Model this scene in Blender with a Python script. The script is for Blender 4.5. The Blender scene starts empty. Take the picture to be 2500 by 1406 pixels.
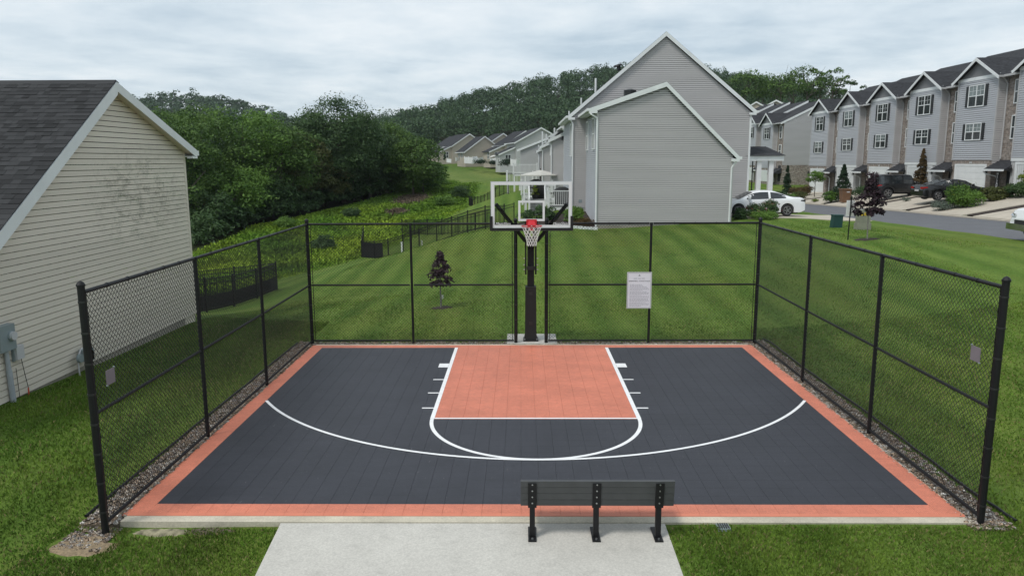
import bpy, math, random
import numpy as np
from mathutils import Vector, Matrix
PI = math.pi
R_ = math.radians
S = bpy.context.scene
COL = S.collection

# ------------------------------------------------------------------ camera
FPX = 1831.17
CAMP = np.array([-.1631, -17.8397, 4.5093]); PITCH, YAW, ROLL = .1683, .012, -.004
_cp, _sp = math.cos(PITCH), math.sin(PITCH)
_f = np.array([-math.sin(YAW)*_cp, math.cos(YAW)*_cp, -_sp]); _r = np.array([math.cos(YAW), math.sin(YAW), 0.]); _u = np.cross(_r, _f)
_r2 = _r*math.cos(ROLL)+_u*math.sin(ROLL); _u2 = -_r*math.sin(ROLL)+_u*math.cos(ROLL)
cam = bpy.data.objects.new('camera', bpy.data.cameras.new('camera')); COL.objects.link(cam)
cam.data.sensor_width = 36; cam.data.lens = 36*FPX/2500; cam.data.clip_start = .1; cam.data.clip_end = 4000
cam.matrix_world = Matrix(((_r2[0], _u2[0], -_f[0], CAMP[0]), (_r2[1], _u2[1], -_f[1], CAMP[1]), (_r2[2], _u2[2], -_f[2], CAMP[2]), (0, 0, 0, 1)))
S.camera = cam
def at(u, v, y):                      # surveying helper: the place on the plane Y=y seen at a photo pixel
    d = _r2*((u-1250)/FPX)+_u2*((703-v)/FPX)+_f
    return CAMP+d*(y-CAMP[1])/d[1]

# ------------------------------------------------------------------ sky, sun, exposure
W = bpy.data.worlds.new('World'); S.world = W; W.use_nodes = True
nt = W.node_tree; N = nt.nodes; L = nt.links; N.clear()
out = N.new('ShaderNodeOutputWorld'); bg = N.new('ShaderNodeBackground'); L.new(bg.outputs[0], out.inputs[0])
sky = N.new('ShaderNodeTexSky'); sky.sky_type = 'NISHITA'; sky.sun_disc = False
SUN_DIR = Vector((-.40, -.34, .86)).normalized()
sky.sun_elevation = math.asin(SUN_DIR.z); sky.sun_rotation = math.atan2(SUN_DIR.x, SUN_DIR.y)
sky.air_density = 1.0; sky.dust_density = 2.0
tc = N.new('ShaderNodeTexCoord'); sep = N.new('ShaderNodeSeparateXYZ'); L.new(tc.outputs['Generated'], sep.inputs[0])
def wm(op, a, b=None, c=None):
    n = N.new('ShaderNodeMath'); n.operation = op
    for i, x in enumerate((a, b, c)):
        if x is None: continue
        if isinstance(x, (int, float)): n.inputs[i].default_value = x
        else: L.new(x, n.inputs[i])
    return n.outputs[0]
zc = wm('ADD', wm('MAXIMUM', sep.outputs['Z'], 0.0), .07)
cx = wm('DIVIDE', sep.outputs['X'], zc); cy = wm('DIVIDE', sep.outputs['Y'], zc)
cmb = N.new('ShaderNodeCombineXYZ'); L.new(cx, cmb.inputs[0]); L.new(cy, cmb.inputs[1])
def wnoise(scale, detail, rough, dist=0.0, loc=(0, 0, 0), sc=(1, 1, 1)):
    mp = N.new('ShaderNodeMapping'); mp.inputs['Location'].default_value = loc; mp.inputs['Scale'].default_value = sc
    L.new(cmb.outputs[0], mp.inputs[0])
    n = N.new('ShaderNodeTexNoise'); n.inputs['Scale'].default_value = scale; n.inputs['Detail'].default_value = detail
    n.inputs['Roughness'].default_value = rough; n.inputs['Distortion'].default_value = dist
    L.new(mp.outputs[0], n.inputs['Vector']); return n.outputs['Fac']
n1 = wnoise(.62, 8, .6, .3, (3, 1, 0), (1, 1.0, 1)); n2 = wnoise(2.3, 6, .6, .2, (8, 4, 1), (1, .8, 1))
nf = wm('ADD', wm('MULTIPLY', n1, .7), wm('MULTIPLY', n2, .3))
cr = N.new('ShaderNodeValToRGB'); L.new(nf, cr.inputs[0])
e = cr.color_ramp.elements
e[0].position = .36; e[0].color = (.40, .485, .555, 1); e[1].position = .64; e[1].color = (.69, .73, .755, 1)
m1 = cr.color_ramp.elements.new(.5); m1.color = (.55, .62, .67, 1)
skm = N.new('ShaderNodeVectorMath'); skm.operation = 'SCALE'; L.new(sky.outputs[0], skm.inputs[0]); skm.inputs['Scale'].default_value = .09
mix = N.new('ShaderNodeMix'); mix.data_type = 'RGBA'; mix.inputs['Factor'].default_value = .88
L.new(skm.outputs[0], mix.inputs[6]); L.new(cr.outputs[0], mix.inputs[7])
L.new(mix.outputs[2], bg.inputs[0]); bg.inputs[1].default_value = 1.0
sun = bpy.data.objects.new('sun', bpy.data.lights.new('sun', 'SUN')); COL.objects.link(sun)
sun.data.energy = 1.5; sun.data.angle = R_(14); sun.data.color = (1, .965, .91)
sun.rotation_euler = (-SUN_DIR).to_track_quat('-Z', 'Y').to_euler()
vs = S.view_settings; vs.view_transform = 'Standard'; vs.look = 'None'; vs.exposure = .45; vs.gamma = 1; vs.use_curve_mapping = False
S.render.engine = 'CYCLES'; S.cycles.max_bounces = 6; S.cycles.transparent_max_bounces = 16; S.cycles.use_denoising = True

# ------------------------------------------------------------------ materials
class NT:
    def __init__(s, name):
        s.m = bpy.data.materials.new(name); s.m.use_nodes = True; s.t = s.m.node_tree; s.n = s.t.nodes; s.l = s.t.links
        s.b = s.n['Principled BSDF']; s.geo = None
    def node(s, ty, **kw):
        n = s.n.new(ty)
        for k, v in kw.items():
            if k.startswith('_'): setattr(n, k[1:], v)
        return n
    def put(s, sock, x):
        if x is None: return
        if isinstance(x, (int, float)): sock.default_value = x
        elif isinstance(x, tuple): sock.default_value = x if len(x) != 3 or sock.type == 'VECTOR' else (*x, 1)
        else: s.l.new(x, sock)
    def pos(s, scale=(1, 1, 1), rot=(0, 0, 0)):
        if s.geo is None: s.geo = s.n.new('ShaderNodeNewGeometry')
        mp = s.n.new('ShaderNodeMapping'); mp.inputs['Scale'].default_value = scale; mp.inputs['Rotation'].default_value = rot
        s.l.new(s.geo.outputs['Position'], mp.inputs[0]); return mp.outputs[0]
    def noise(s, scale, vec=None, detail=4, rough=.55, dist=0):
        n = s.n.new('ShaderNodeTexNoise'); n.inputs['Scale'].default_value = scale; n.inputs['Detail'].default_value = detail
        n.inputs['Roughness'].default_value = rough; n.inputs['Distortion'].default_value = dist
        s.l.new(vec if vec is not None else s.pos(), n.inputs['Vector']); return n.outputs['Fac']
    def math(s, op, a, b=None, c=None, clamp=False):
        n = s.n.new('ShaderNodeMath'); n.operation = op; n.use_clamp = clamp
        for i, x in enumerate((a, b, c)): s.put(n.inputs[i], x)
        return n.outputs[0]
    def ramp(s, x, lo, hi, a=0., b=1.):
        n = s.n.new('ShaderNodeMapRange'); n.clamp = True
        s.put(n.inputs[0], x); n.inputs[1].default_value = lo; n.inputs[2].default_value = hi; n.inputs[3].default_value = a; n.inputs[4].default_value = b
        return n.outputs[0]
    def mix(s, f, a, b, mode='MIX'):
        n = s.n.new('ShaderNodeMix'); n.data_type = 'RGBA'; n.blend_type = mode
        s.put(n.inputs[0], f); s.put(n.inputs[6], a); s.put(n.inputs[7], b); return n.outputs[2]
    def attr(s, name):
        n = s.n.new('ShaderNodeAttribute'); n.attribute_name = name; return n
    def rnd(s):
        n = s.n.new('ShaderNodeNewGeometry'); return n.outputs['Random Per Island']
    def ornd(s):
        n = s.n.new('ShaderNodeObjectInfo'); return n.outputs['Random']
    def bump(s, h, strength=.3, dist=.01):
        n = s.n.new('ShaderNodeBump'); n.inputs['Strength'].default_value = strength; n.inputs['Distance'].default_value = dist
        s.l.new(h, n.inputs['Height']); s.l.new(n.outputs[0], s.b.inputs['Normal'])
    def fin(s, col=None, rough=None, metal=None, spec=None):
        s.put(s.b.inputs['Base Color'], col); s.put(s.b.inputs['Roughness'], rough); s.put(s.b.inputs['Metallic'], metal)
        if spec is not None: s.b.inputs['Specular IOR Level'].default_value = spec
        return s.m
def plain(name, c, rough=.6, var=.12, scale=3., metal=0, spec=.5, bump=0, bscale=60, ovar=0):
    t = NT(name); n = t.noise(scale, detail=5)
    k = t.ramp(n, .3, .7, 1-var, 1+var)
    if ovar: k = t.math('MULTIPLY', k, t.ramp(t.ornd(), 0, 1, 1-ovar, 1+ovar))
    col = t.mix(1., c, k, 'MULTIPLY')
    if bump: t.bump(t.noise(bscale), bump, .01)
    return t.fin(col, rough, metal, spec)
M = {}
M['black'] = plain('black_coated_metal', (.009, .009, .010), .5, .15, 8, spec=.3)
M['wire'] = plain('black_vinyl_wire', (.010, .010, .011), .5, .1)
M['white'] = plain('white_trim', (.72, .74, .74), .45, .05, 2)
M['whitepaint'] = plain('white_line_paint', (.78, .78, .78), .6, .06, 6)
M['pvc'] = plain('white_vinyl', (.74, .74, .74), .4, .05, 2)
M['conc'] = None
M['grey_plank'] = plain('grey_plastic_plank', (.060, .062, .064), .55, .12, 5, ovar=.1)
M['steel'] = plain('zinc_steel', (.45, .46, .47), .35, .1, metal=.9)
M['red'] = plain('red_rim', (.50, .012, .02), .4, .08)
M['cord'] = plain('net_cord', (.72, .71, .68), .8, .1)
M['meter'] = plain('meter_grey', (.235, .28, .29), .45, .1)
M['conduit'] = plain('grey_conduit', (.36, .39, .42), .5, .12, 5)
M['pale'] = plain('pale_plastic', (.52, .52, .53), .45, .05)
M['dark'] = plain('dark_rubber', (.012, .012, .012), .8, .1)
M['tyre'] = plain('tyre_rubber', (.018, .018, .019), .8, .15, 10)
M['alloy'] = plain('alloy_rim', (.35, .35, .36), .3, .1, metal=.8)
M['blackrim'] = plain('dark_rim', (.05, .05, .052), .35, .1, metal=.6)
M['brown_bin'] = plain('brown_bin', (.16, .085, .045), .6, .15)
M['green_box'] = plain('green_box', (.012, .055, .052), .55, .2)
M['olive_box'] = plain('olive_grey_box', (.23, .235, .18), .7, .15)
M['yellow'] = plain('yellow_sticker', (.55, .38, .02), .6, .1)
M['shutter'] = plain('black_shutter', (.016, .017, .019), .55, .1)
M['interior'] = plain('dark_interior', (.02, .02, .022), .9, .1)
M['orange'] = plain('orange_cable', (.5, .06, .02), .6, .1)
M['mulch'] = plain('dark_mulch', (.028, .017, .012), .95, .6, 25, bump=.8, bscale=30)
M['straw'] = None
M['bark'] = plain('bark', (.09, .075, .06), .9, .4, 20, bump=.6, bscale=40)
M['greybark'] = plain('grey_bark', (.19, .18, .165), .9, .3, 20, bump=.4, bscale=40)
M['canvas'] = plain('canvas', (.50, .49, .45), .8, .08)
M['deckgrey'] = plain('grey_decking', (.19, .19, .19), .7, .12)
M['lampblack'] = plain('lamp_black', (.012, .012, .012), .4, .1)
M['text'] = plain('print_dark', (.03, .03, .035), .7, .0)
M['textgrey'] = plain('print_grey', (.30, .30, .33), .7, .0)
M['textwhite'] = plain('print_white', (.8, .8, .8), .6, .0)
M['sheet'] = plain('sign_sheet', (.76, .75, .80), .45, .03)
M['signback'] = plain('sign_back', (.20, .17, .19), .5, .1)
M['taillight'] = plain('tail_light_red', (.38, .008, .008), .2, .1)
M['carwhite'] = plain('white_car_paint', (.78, .79, .80), .22, .02, spec=.6)
M['carblack'] = plain('black_car_paint', (.008, .008, .009), .2, .1, spec=.7)
M['chrome'] = plain('chrome', (.6, .6, .6), .15, .1, metal=1)
M['backcover'] = plain('screen_mesh', (.013, .013, .014), .7, .2)
def glassy(name, c, rough=.08):
    t = NT(name); n = t.noise(.7, detail=3); return t.fin(t.mix(1., c, t.ramp(n, .3, .7, .6, 1.5), 'MULTIPLY'), rough, 0, .9)
M['glass'] = glassy('window_glass', (.035, .04, .043)); M['carglass'] = glassy('car_glass', (.02, .024, .027), .05)
M['curtain'] = glassy('window_glass_with_blind', (.16, .19, .19), .15)
t = NT('backboard_glass'); t.b.inputs['Transmission Weight'].default_value = 1; t.b.inputs['IOR'].default_value = 1.02
M['board_glass'] = t.fin((.97, .98, .98), .0, 0, .5)
# concrete
def concrete(name, c, dirt=.25):
    t = NT(name); a = t.noise(1.1, detail=6); b = t.noise(42, detail=4, rough=.7); d = t.noise(4, detail=6, rough=.7)
    k = t.math('MULTIPLY', t.ramp(a, .3, .7, 1-dirt*.5, 1+dirt*.3), t.ramp(b, .25, .75, .76, 1.17))
    k = t.math('MULTIPLY', k, t.ramp(d, .25, .5, .86, 1.03))
    col = t.mix(1., c, k, 'MULTIPLY'); t.bump(b, .25, .004); return t.fin(col, .85)
M['conc'] = concrete('pale_concrete', (.50, .48, .435), .16); M['curb'] = concrete('weathered_concrete', (.53, .485, .385), .55)
M['drive'] = concrete('driveway_concrete', (.47, .42, .345)); M['found'] = concrete('foundation_block', (.31, .285, .24), .4)
M['asphalt'] = concrete('asphalt', (.118, .121, .132), .25)
# court tiles: fine open grid moulded in plastic
def tilemat(name, c, dark):
    t = NT(name)
    def grid(ang):
        p = t.pos((1, 1, 1), (0, 0, ang)); sp = t.n.new('ShaderNodeSeparateXYZ'); t.l.new(p, sp.inputs[0])
        return t.math('ABSOLUTE', t.math('SINE', t.math('MULTIPLY', sp.outputs[0], 190.)))
    g = t.math('MAXIMUM', grid(PI/4), grid(-PI/4)); hole = t.ramp(g, .72, .9, 0, 1)
    n = t.noise(.9, detail=5); n2 = t.noise(9, detail=4)
    k = t.math('MULTIPLY', t.ramp(n, .3, .7, .88, 1.10), t.ramp(n2, .3, .7, .92, 1.07))
    k = t.math('MULTIPLY', k, t.ramp(t.rnd(), 0, 1, .975, 1.025)); k = t.math('MULTIPLY', k, t.ramp(t.ornd(), 0, 1, .975, 1.025))
    col = t.mix(1., t.mix(hole, dark, c), k, 'MULTIPLY')
    k2 = t.math('MULTIPLY', t.ramp(t.noise(38, detail=3, rough=.7), .25, .75, .80, 1.2), t.ramp(t.noise(1.9, t.pos((.35, 1, 1)), 6, .7), .35, .65, .93, 1.07)); col = t.mix(1., col, k2, 'MULTIPLY')
    sc = t.ramp(t.noise(26, t.pos((1, .25, 1)), 3), .68, .76, 0, .22); col = t.mix(sc, col, (.35, .33, .33))
    t.bump(hole, .15, .002); return t.fin(col, .55, 0, .35)
M['tile_grey'] = tilemat('slate_court_tile', (.038, .0395, .049), (.025, .026, .033))
M['tile_orange'] = tilemat('terracotta_court_tile', (.63, .212, .133), (.475, .145, .09))
M['edge_orange'] = plain('terracotta_edge', (.58, .19, .115), .5, .06)
# siding, shingles, brick, foliage
def siding(name, c, stains=False, var=.05, rough=.55):
    t = NT(name); a = t.noise(.8, t.pos((.3, .3, 2.)), 4); b = t.noise(7, t.pos((1, 1, 6)), 4)
    k = t.math('MULTIPLY', t.ramp(a, .3, .7, 1-var, 1+var), t.ramp(b, .3, .7, .975, 1.025)); k = t.math('MULTIPLY', k, t.ramp(t.ornd(), 0, 1, .965, 1.02))
    col = t.mix(1., c, k, 'MULTIPLY')
    if stains:
        sp = t.n.new('ShaderNodeSeparateXYZ'); t.l.new(t.pos(), sp.inputs[0])
        dy = t.math('DIVIDE', t.math('SUBTRACT', sp.outputs[1], -.3), 2.1); dz = t.math('DIVIDE', t.math('SUBTRACT', sp.outputs[2], 3.7), 1.1)
        m = t.ramp(t.math('SQRT', t.math('ADD', t.math('MULTIPLY', dy, dy), t.math('MULTIPLY', dz, dz))), .5, 1.25, 1, 0)
        bl = t.ramp(t.noise(2.6, t.pos((1, 1, 2.2)), 8, .75, .5), .46, .6, 0, 1); fi = t.ramp(t.noise(22, t.pos((1, 1, 1.6)), 5, .7), .38, .56, 0, 1)
        f = t.math('MULTIPLY', t.math('MULTIPLY', m, t.math('MULTIPLY', bl, fi)), .68); col = t.mix(f, col, (.12, .12, .075))
    return t.fin(col, rough, 0, .4)
M['beige'] = siding('beige_vinyl_siding', (.66, .60, .51), True); M['grey'] = siding('grey_vinyl_siding', (.45, .437, .435))
M['grey_skylit'] = siding('skylit_grey_vinyl_siding', (.45, .465, .495)); M['tan'] = siding('tan_vinyl_siding', (.42, .37, .31))  # bluer copy of the grey siding: sky light painted into the left-facing walls
M['gablegrey'] = siding('dark_gable_siding', (.20, .20, .205)); M['palegrey'] = siding('pale_grey_siding', (.45, .45, .45))
def shingle(name, c, per=True):
    t = NT(name); k = t.ramp(t.noise(1.2, detail=4), .3, .7, .88, 1.12)
    if per: k = t.math('MULTIPLY', k, t.math('MULTIPLY', t.ramp(t.rnd(), 0, 1, .7, 1.45), t.ramp(t.ornd(), 0, 1, .72, 1.4)))
    else:
        b = t.noise(4.5, t.pos((1, 1, 2.5)), 3); k = t.math('MULTIPLY', k, t.ramp(b, .35, .65, .72, 1.35))
    g = t.noise(180, detail=2); k = t.math('MULTIPLY', k, t.ramp(g, .3, .7, .85, 1.15)); t.bump(g, .3, .003)
    return t.fin(t.mix(1., c, k, 'MULTIPLY'), .95, 0, .2)
M['shingle'] = shingle('charcoal_shingle', (.036, .0365, .038)); M['roof'] = shingle('charcoal_roof', (.034, .035, .039), False)
t = NT('stone_veneer'); br = t.n.new('ShaderNodeTexBrick'); br.inputs['Scale'].default_value = 1.; br.inputs['Color1'].default_value = (.21, .165, .135, 1); br.inputs['Color2'].default_value = (.33, .29, .26, 1)
br.inputs['Mortar'].default_value = (.30, .28, .26, 1); br.inputs['Brick Width'].default_value = .34; br.inputs['Row Height'].default_value = .14; br.inputs['Mortar Size'].default_value = .012; br.inputs['Bias'].default_value = -.1
sp = t.n.new('ShaderNodeSeparateXYZ'); t.l.new(t.pos(), sp.inputs[0]); cb = t.n.new('ShaderNodeCombineXYZ')
t.l.new(t.math('ADD', sp.outputs[0], sp.outputs[1]), cb.inputs[0]); t.l.new(sp.outputs[2], cb.inputs[1]); t.l.new(cb.outputs[0], br.inputs['Vector'])
t.bump(br.outputs['Fac'], -.6, .02); M['stone'] = t.fin(t.mix(1., br.outputs[0], t.ramp(t.noise(5, detail=6), .3, .7, .55, 1.35), 'MULTIPLY'), .85)
def leafmat(name, c1, c2, trans=.25):
    t = NT(name); f = t.math('ADD', t.math('MULTIPLY', t.rnd(), .5), t.math('MULTIPLY', t.ramp(t.noise(.45, detail=3), .38, .62), .5))
    col = t.mix(f, c1, c2); t.fin(col, .6, 0, .25)
    tr = t.n.new('ShaderNodeBsdfTranslucent'); t.l.new(col, tr.inputs[0]); ms = t.n.new('ShaderNodeMixShader'); ms.inputs[0].default_value = trans
    o = t.n['Material Output']; t.l.new(t.b.outputs[0], ms.inputs[1]); t.l.new(tr.outputs[0], ms.inputs[2]); t.l.new(ms.outputs[0], o.inputs[0]); return t.m
M['leafA'] = leafmat('mid_green_leaves', (.024, .062, .013), (.13, .22, .045)); M['leafB'] = leafmat('dark_green_leaves', (.017, .046, .014), (.080, .140, .045))
M['leafC'] = leafmat('olive_leaves', (.045, .060, .016), (.125, .135, .042)); M['leafD'] = leafmat('bright_green_leaves', (.036, .095, .013), (.155, .27, .046))
M['leafF'] = leafmat('far_wood_leaves', (.018, .046, .019), (.075, .13, .052), .1); M['leafP'] = leafmat('purple_leaves', (.016, .009, .013), (.055, .026, .036), .15)
M['leafY'] = leafmat('yellow_green_leaves', (.10, .16, .015), (.22, .27, .04)); M['leafR'] = leafmat('rusty_leaves', (.07, .05, .02), (.13, .08, .03)); M['rose'] = leafmat('rose_petals', (.22, .04, .05), (.35, .10, .11))
M['needle'] = leafmat('conifer_needles', (.010, .028, .012), (.024, .05, .02), .1); M['sage'] = leafmat('sage_leaves', (.10, .13, .10), (.18, .21, .17))
def attrmat(name, attr='tint', rough=.85, trans=.0):
    t = NT(name); a = t.attr(attr); k = t.ramp(t.noise(14, detail=3), .3, .7, .8, 1.2); return t.fin(t.mix(1., a.outputs['Color'], k, 'MULTIPLY'), rough, 0, .15)
M['blades'] = attrmat('grass_blades'); M['stones'] = attrmat('river_stones', rough=.8)
# the ground: mown lawn, rough field, wood floor
t = NT('ground_cover')
am = t.attr('zone').outputs['Color']; sc = t.n.new('ShaderNodeSeparateColor'); t.l.new(am, sc.inputs[0])
p = t.n.new('ShaderNodeSeparateXYZ'); t.l.new(t.pos(), p.inputs[0])
wob = t.math('MULTIPLY', t.math('SINE', t.math('MULTIPLY', p.outputs[1], .25)), .08)
st = t.math('SINE', t.math('MULTIPLY', t.math('ADD', p.outputs[0], wob), 5.0))
st = t.math('MULTIPLY', st, t.ramp(t.noise(.16, detail=3), .3, .7, .25, 1.0))
k = t.ramp(st, -.9, .9, .18, .82)
big = t.noise(.35, t.pos((1, .5, 1)), 5, .6); med = t.noise(1.6, t.pos((1, .6, 1)), 5, .65); fine = t.noise(22, t.pos((1, .7, 1)), 4, .7)
lawn = t.mix(k, (.052, .114, .014), (.150, .214, .045))
lawn = t.mix(t.ramp(big, .45, .7, 0, .65), lawn, (.135, .155, .03)); lawn = t.mix(t.ramp(med, .52, .72, 0, .5), lawn, (.036, .085, .012))
lawn = t.mix(t.ramp(t.noise(5, detail=5, rough=.7), .6, .75, 0, .5), lawn, (.20, .185, .07))
lawn = t.mix(1., lawn, t.ramp(fine, .25, .75, .55, 1.4), 'MULTIPLY')
fld = t.mix(t.ramp(t.noise(.12, detail=6, rough=.65), .4, .6), (.075, .15, .018), (.17, .23, .03)); fld = t.mix(t.ramp(t.noise(.9, detail=5), .45, .65), fld, (.05, .105, .016))
fld = t.mix(1., fld, t.ramp(t.noise(6, detail=4), .25, .75, .6, 1.35), 'MULTIPLY')
mow2 = t.mix(t.ramp(t.noise(.08, t.pos((1, .35, 1)), 4), .4, .62), (.075, .125, .022), (.15, .185, .05)); mow2 = t.mix(1., mow2, t.ramp(t.noise(1.5, detail=5), .25, .75, .8, 1.2), 'MULTIPLY')
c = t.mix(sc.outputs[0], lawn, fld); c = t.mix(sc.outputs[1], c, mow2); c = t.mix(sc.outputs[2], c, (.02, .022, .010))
t.bump(fine, .7, .04); M['ground'] = t.fin(c, .95, 0, .1)
M['straw'] = plain('dry_straw_soil', (.24, .18, .11), .95, .35, 30, bump=.8, bscale=60)
M['spill'] = plain('mossy_concrete_spill', (.22, .20, .13), .95, .75, 9, bump=1., bscale=18)
M['soil'] = plain('gravel_bed_soil', (.10, .08, .055), .95, .4, 30)

# ------------------------------------------------------------------ mesh helpers
class MB:
    def __init__(s): s.v = []; s.f = []
    def add(s, vs, fs):
        o = len(s.v); s.v += [tuple(map(float, q)) for q in vs]; s.f += [tuple(i+o for i in f) for f in fs]; return s
    def box(s, a, b):
        x0, y0, z0 = a; x1, y1, z1 = b
        return s.add([(x0, y0, z0), (x1, y0, z0), (x1, y1, z0), (x0, y1, z0), (x0, y0, z1), (x1, y0, z1), (x1, y1, z1), (x0, y1, z1)],
                     [(3, 2, 1, 0), (4, 5, 6, 7), (0, 1, 5, 4), (1, 2, 6, 5), (2, 3, 7, 6), (3, 0, 4, 7)])
    def cbox(s, c, d): return s.box([c[i]-d[i]/2 for i in range(3)], [c[i]+d[i]/2 for i in range(3)])
    def bar(s, p, q, w, h, up=(0, 0, 1)):          # beam of section w (across) x h (up) from p to q
        p = Vector(p); q = Vector(q); d = (q-p).normalized(); up = Vector(up)
        if abs(d.dot(up)) > .999: up = Vector((0, 1, 0))
        sx = d.cross(up).normalized()*w/2; uz = sx.cross(d).normalized()*h/2
        return s.add([p-sx-uz, p+sx-uz, p+sx+uz, p-sx+uz, q-sx-uz, q+sx-uz, q+sx+uz, q-sx+uz],
                     [(0, 1, 2, 3), (7, 6, 5, 4), (4, 5, 1, 0), (5, 6, 2, 1), (6, 7, 3, 2), (7, 4, 0, 3)])
    def tube(s, pts, r, n=8, cap=True):
        P = [Vector(q) for q in pts]; rs = r if isinstance(r, (list, tuple)) else [r]*len(P); rings = []; prev = None
        for i, q in enumerate(P):
            d = (P[min(i+1, len(P)-1)]-P[max(i-1, 0)]).normalized()
            a = prev if prev is not None else (Vector((1, 0, 0)) if abs(d.x) < .9 else Vector((0, 1, 0)))
            x = (a-d*a.dot(d)).normalized(); y = d.cross(x); prev = x
            rings.append([q+(x*math.cos(2*PI*k/n)+y*math.sin(2*PI*k/n))*rs[i] for k in range(n)])
        vs = [v for rg in rings for v in rg]; fs = []
        for i in range(len(P)-1):
            for k in range(n): fs.append((i*n+k, i*n+(k+1) % n, (i+1)*n+(k+1) % n, (i+1)*n+k))
        if cap: fs += [tuple(range(n-1, -1, -1)), tuple((len(P)-1)*n+k for k in range(n))]
        return s.add(vs, fs)
    def prism(s, poly, off):                       # extrude a planar polygon by a vector
        n = len(poly); o = Vector(off); P = [Vector(q) for q in poly]
        return s.add(P+[q+o for q in P], [tuple(range(n-1, -1, -1)), tuple(range(n, 2*n))]+[(i, (i+1) % n, n+(i+1) % n, n+i) for i in range(n)])
    def quad(s, a, b, c, d): return s.add([a, b, c, d], [(0, 1, 2, 3)])
ORG = [Vector((0, 0, 0))]
def link(name, me, mat=None, parent=None, kind=None, label=None, cat=None, group=None, smooth=False, shade=None):
    if mat is not None: me.materials.append(M[mat] if isinstance(mat, str) else mat)
    o = bpy.data.objects.new(name, me); COL.objects.link(o)
    if parent is not None: o.parent = parent
    if kind: o['kind'] = kind
    if label: o['label'] = label
    if cat: o['category'] = cat
    if group: o['group'] = group
    if smooth:
        me.polygons.foreach_set('use_smooth', [True]*len(me.polygons))
    return o
def build(mb, name, mat, parent=None, **kw):
    me = bpy.data.meshes.new(name); org = ORG[0] if parent is not None else Vector((0, 0, 0))
    me.from_pydata([(v[0]-org.x, v[1]-org.y, v[2]-org.z) for v in mb.v], [], mb.f); me.update()
    return link(name, me, mat, parent, **kw)
def build_at(mb, name, mat, loc, **kw):            # a top-level one-mesh thing with its own origin
    me = bpy.data.meshes.new(name); me.from_pydata([(v[0]-loc[0], v[1]-loc[1], v[2]-loc[2]) for v in mb.v], [], mb.f); me.update()
    o = link(name, me, mat, None, **kw); o.location = loc; return o
def thing(name, loc, label, cat, group=None, rz=0, local=False):
    o = bpy.data.objects.new(name, None); COL.objects.link(o); o.location = loc; o.rotation_euler = (0, 0, rz); o.empty_display_size = .1
    o['label'] = label; o['category'] = cat
    if group: o['group'] = group
    ORG[0] = Vector((0, 0, 0)) if local else Vector(loc); return o
def npmesh(name, V, F, mat, attr=None, parent=None, **kw):   # V (n,3), F (m,k)
    V = np.asarray(V, np.float32); F = np.asarray(F, np.int32); me = bpy.data.meshes.new(name); m, k = F.shape
    me.vertices.add(len(V)); me.vertices.foreach_set('co', V.ravel()); me.loops.add(m*k); me.loops.foreach_set('vertex_index', F.ravel())
    me.polygons.add(m); me.polygons.foreach_set('loop_start', np.arange(0, m*k, k, dtype=np.int32)); me.polygons.foreach_set('loop_total', np.full(m, k, np.int32))
    me.update(calc_edges=True)
    if attr is not None:
        for nm, A in attr.items():
            c4 = np.ones((len(V), 4), np.float32); c4[:, :3] = A; at_ = me.color_attributes.new(nm, 'FLOAT_COLOR', 'POINT'); at_.data.foreach_set('color', c4.ravel())
    return link(name, me, mat, parent, **kw)
def dup(o, parent=None, loc=None, rz=None, **props):
    c = o.copy(); COL.objects.link(c)
    if parent is not None: c.parent = parent
    if loc is not None: c.location = loc
    if rz is not None: c.rotation_euler = (0, 0, rz)
    for k_, v_ in props.items(): c[k_] = v_
    return c
def copy_tree(o, parent=None, loc=None, rz=None, **props):
    c = dup(o, parent, loc, rz, **props)
    for ch in list(o.children): copy_tree(ch, c)
    return c
def text(body, size, loc, rot, mat, parent, name='lettering', ext=.002, align='CENTER', space=1.0, shear=0.):
    cu = bpy.data.curves.new(name, 'FONT'); cu.body = body; cu.size = size; cu.extrude = ext; cu.align_x = align; cu.align_y = 'CENTER'; cu.space_character = space; cu.shear = shear
    cu.resolution_u = 3
    o = bpy.data.objects.new(name, cu); COL.objects.link(o); cu.materials.append(M[mat]); o.location = Vector(loc)-(ORG[0] if parent else Vector((0, 0, 0))); o.rotation_euler = rot
    me = bpy.data.meshes.new_from_object(o); me.name = name; loc_, rot_ = o.location.copy(), o.rotation_euler.copy(); bpy.data.objects.remove(o); bpy.data.curves.remove(cu)
    if not me.materials: me.materials.append(M[mat])
    o = bpy.data.objects.new(name, me); COL.objects.link(o); o.location = loc_; o.rotation_euler = rot_
    if parent: o.parent = parent
    return o
def clip(poly, h, above):                          # clip 2D polygon at height h
    res = []; n = len(poly)
    for i in range(n):
        a, b = poly[i], poly[(i+1) % n]; ia = (a[1] >= h) if above else (a[1] <= h); ib = (b[1] >= h) if above else (b[1] <= h)
        if ia: res.append(a)
        if ia != ib and abs(a[1]-b[1]) > 1e-9:
            t_ = (h-a[1])/(b[1]-a[1]); res.append((a[0]+(b[0]-a[0])*t_, h))
    return res
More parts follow.
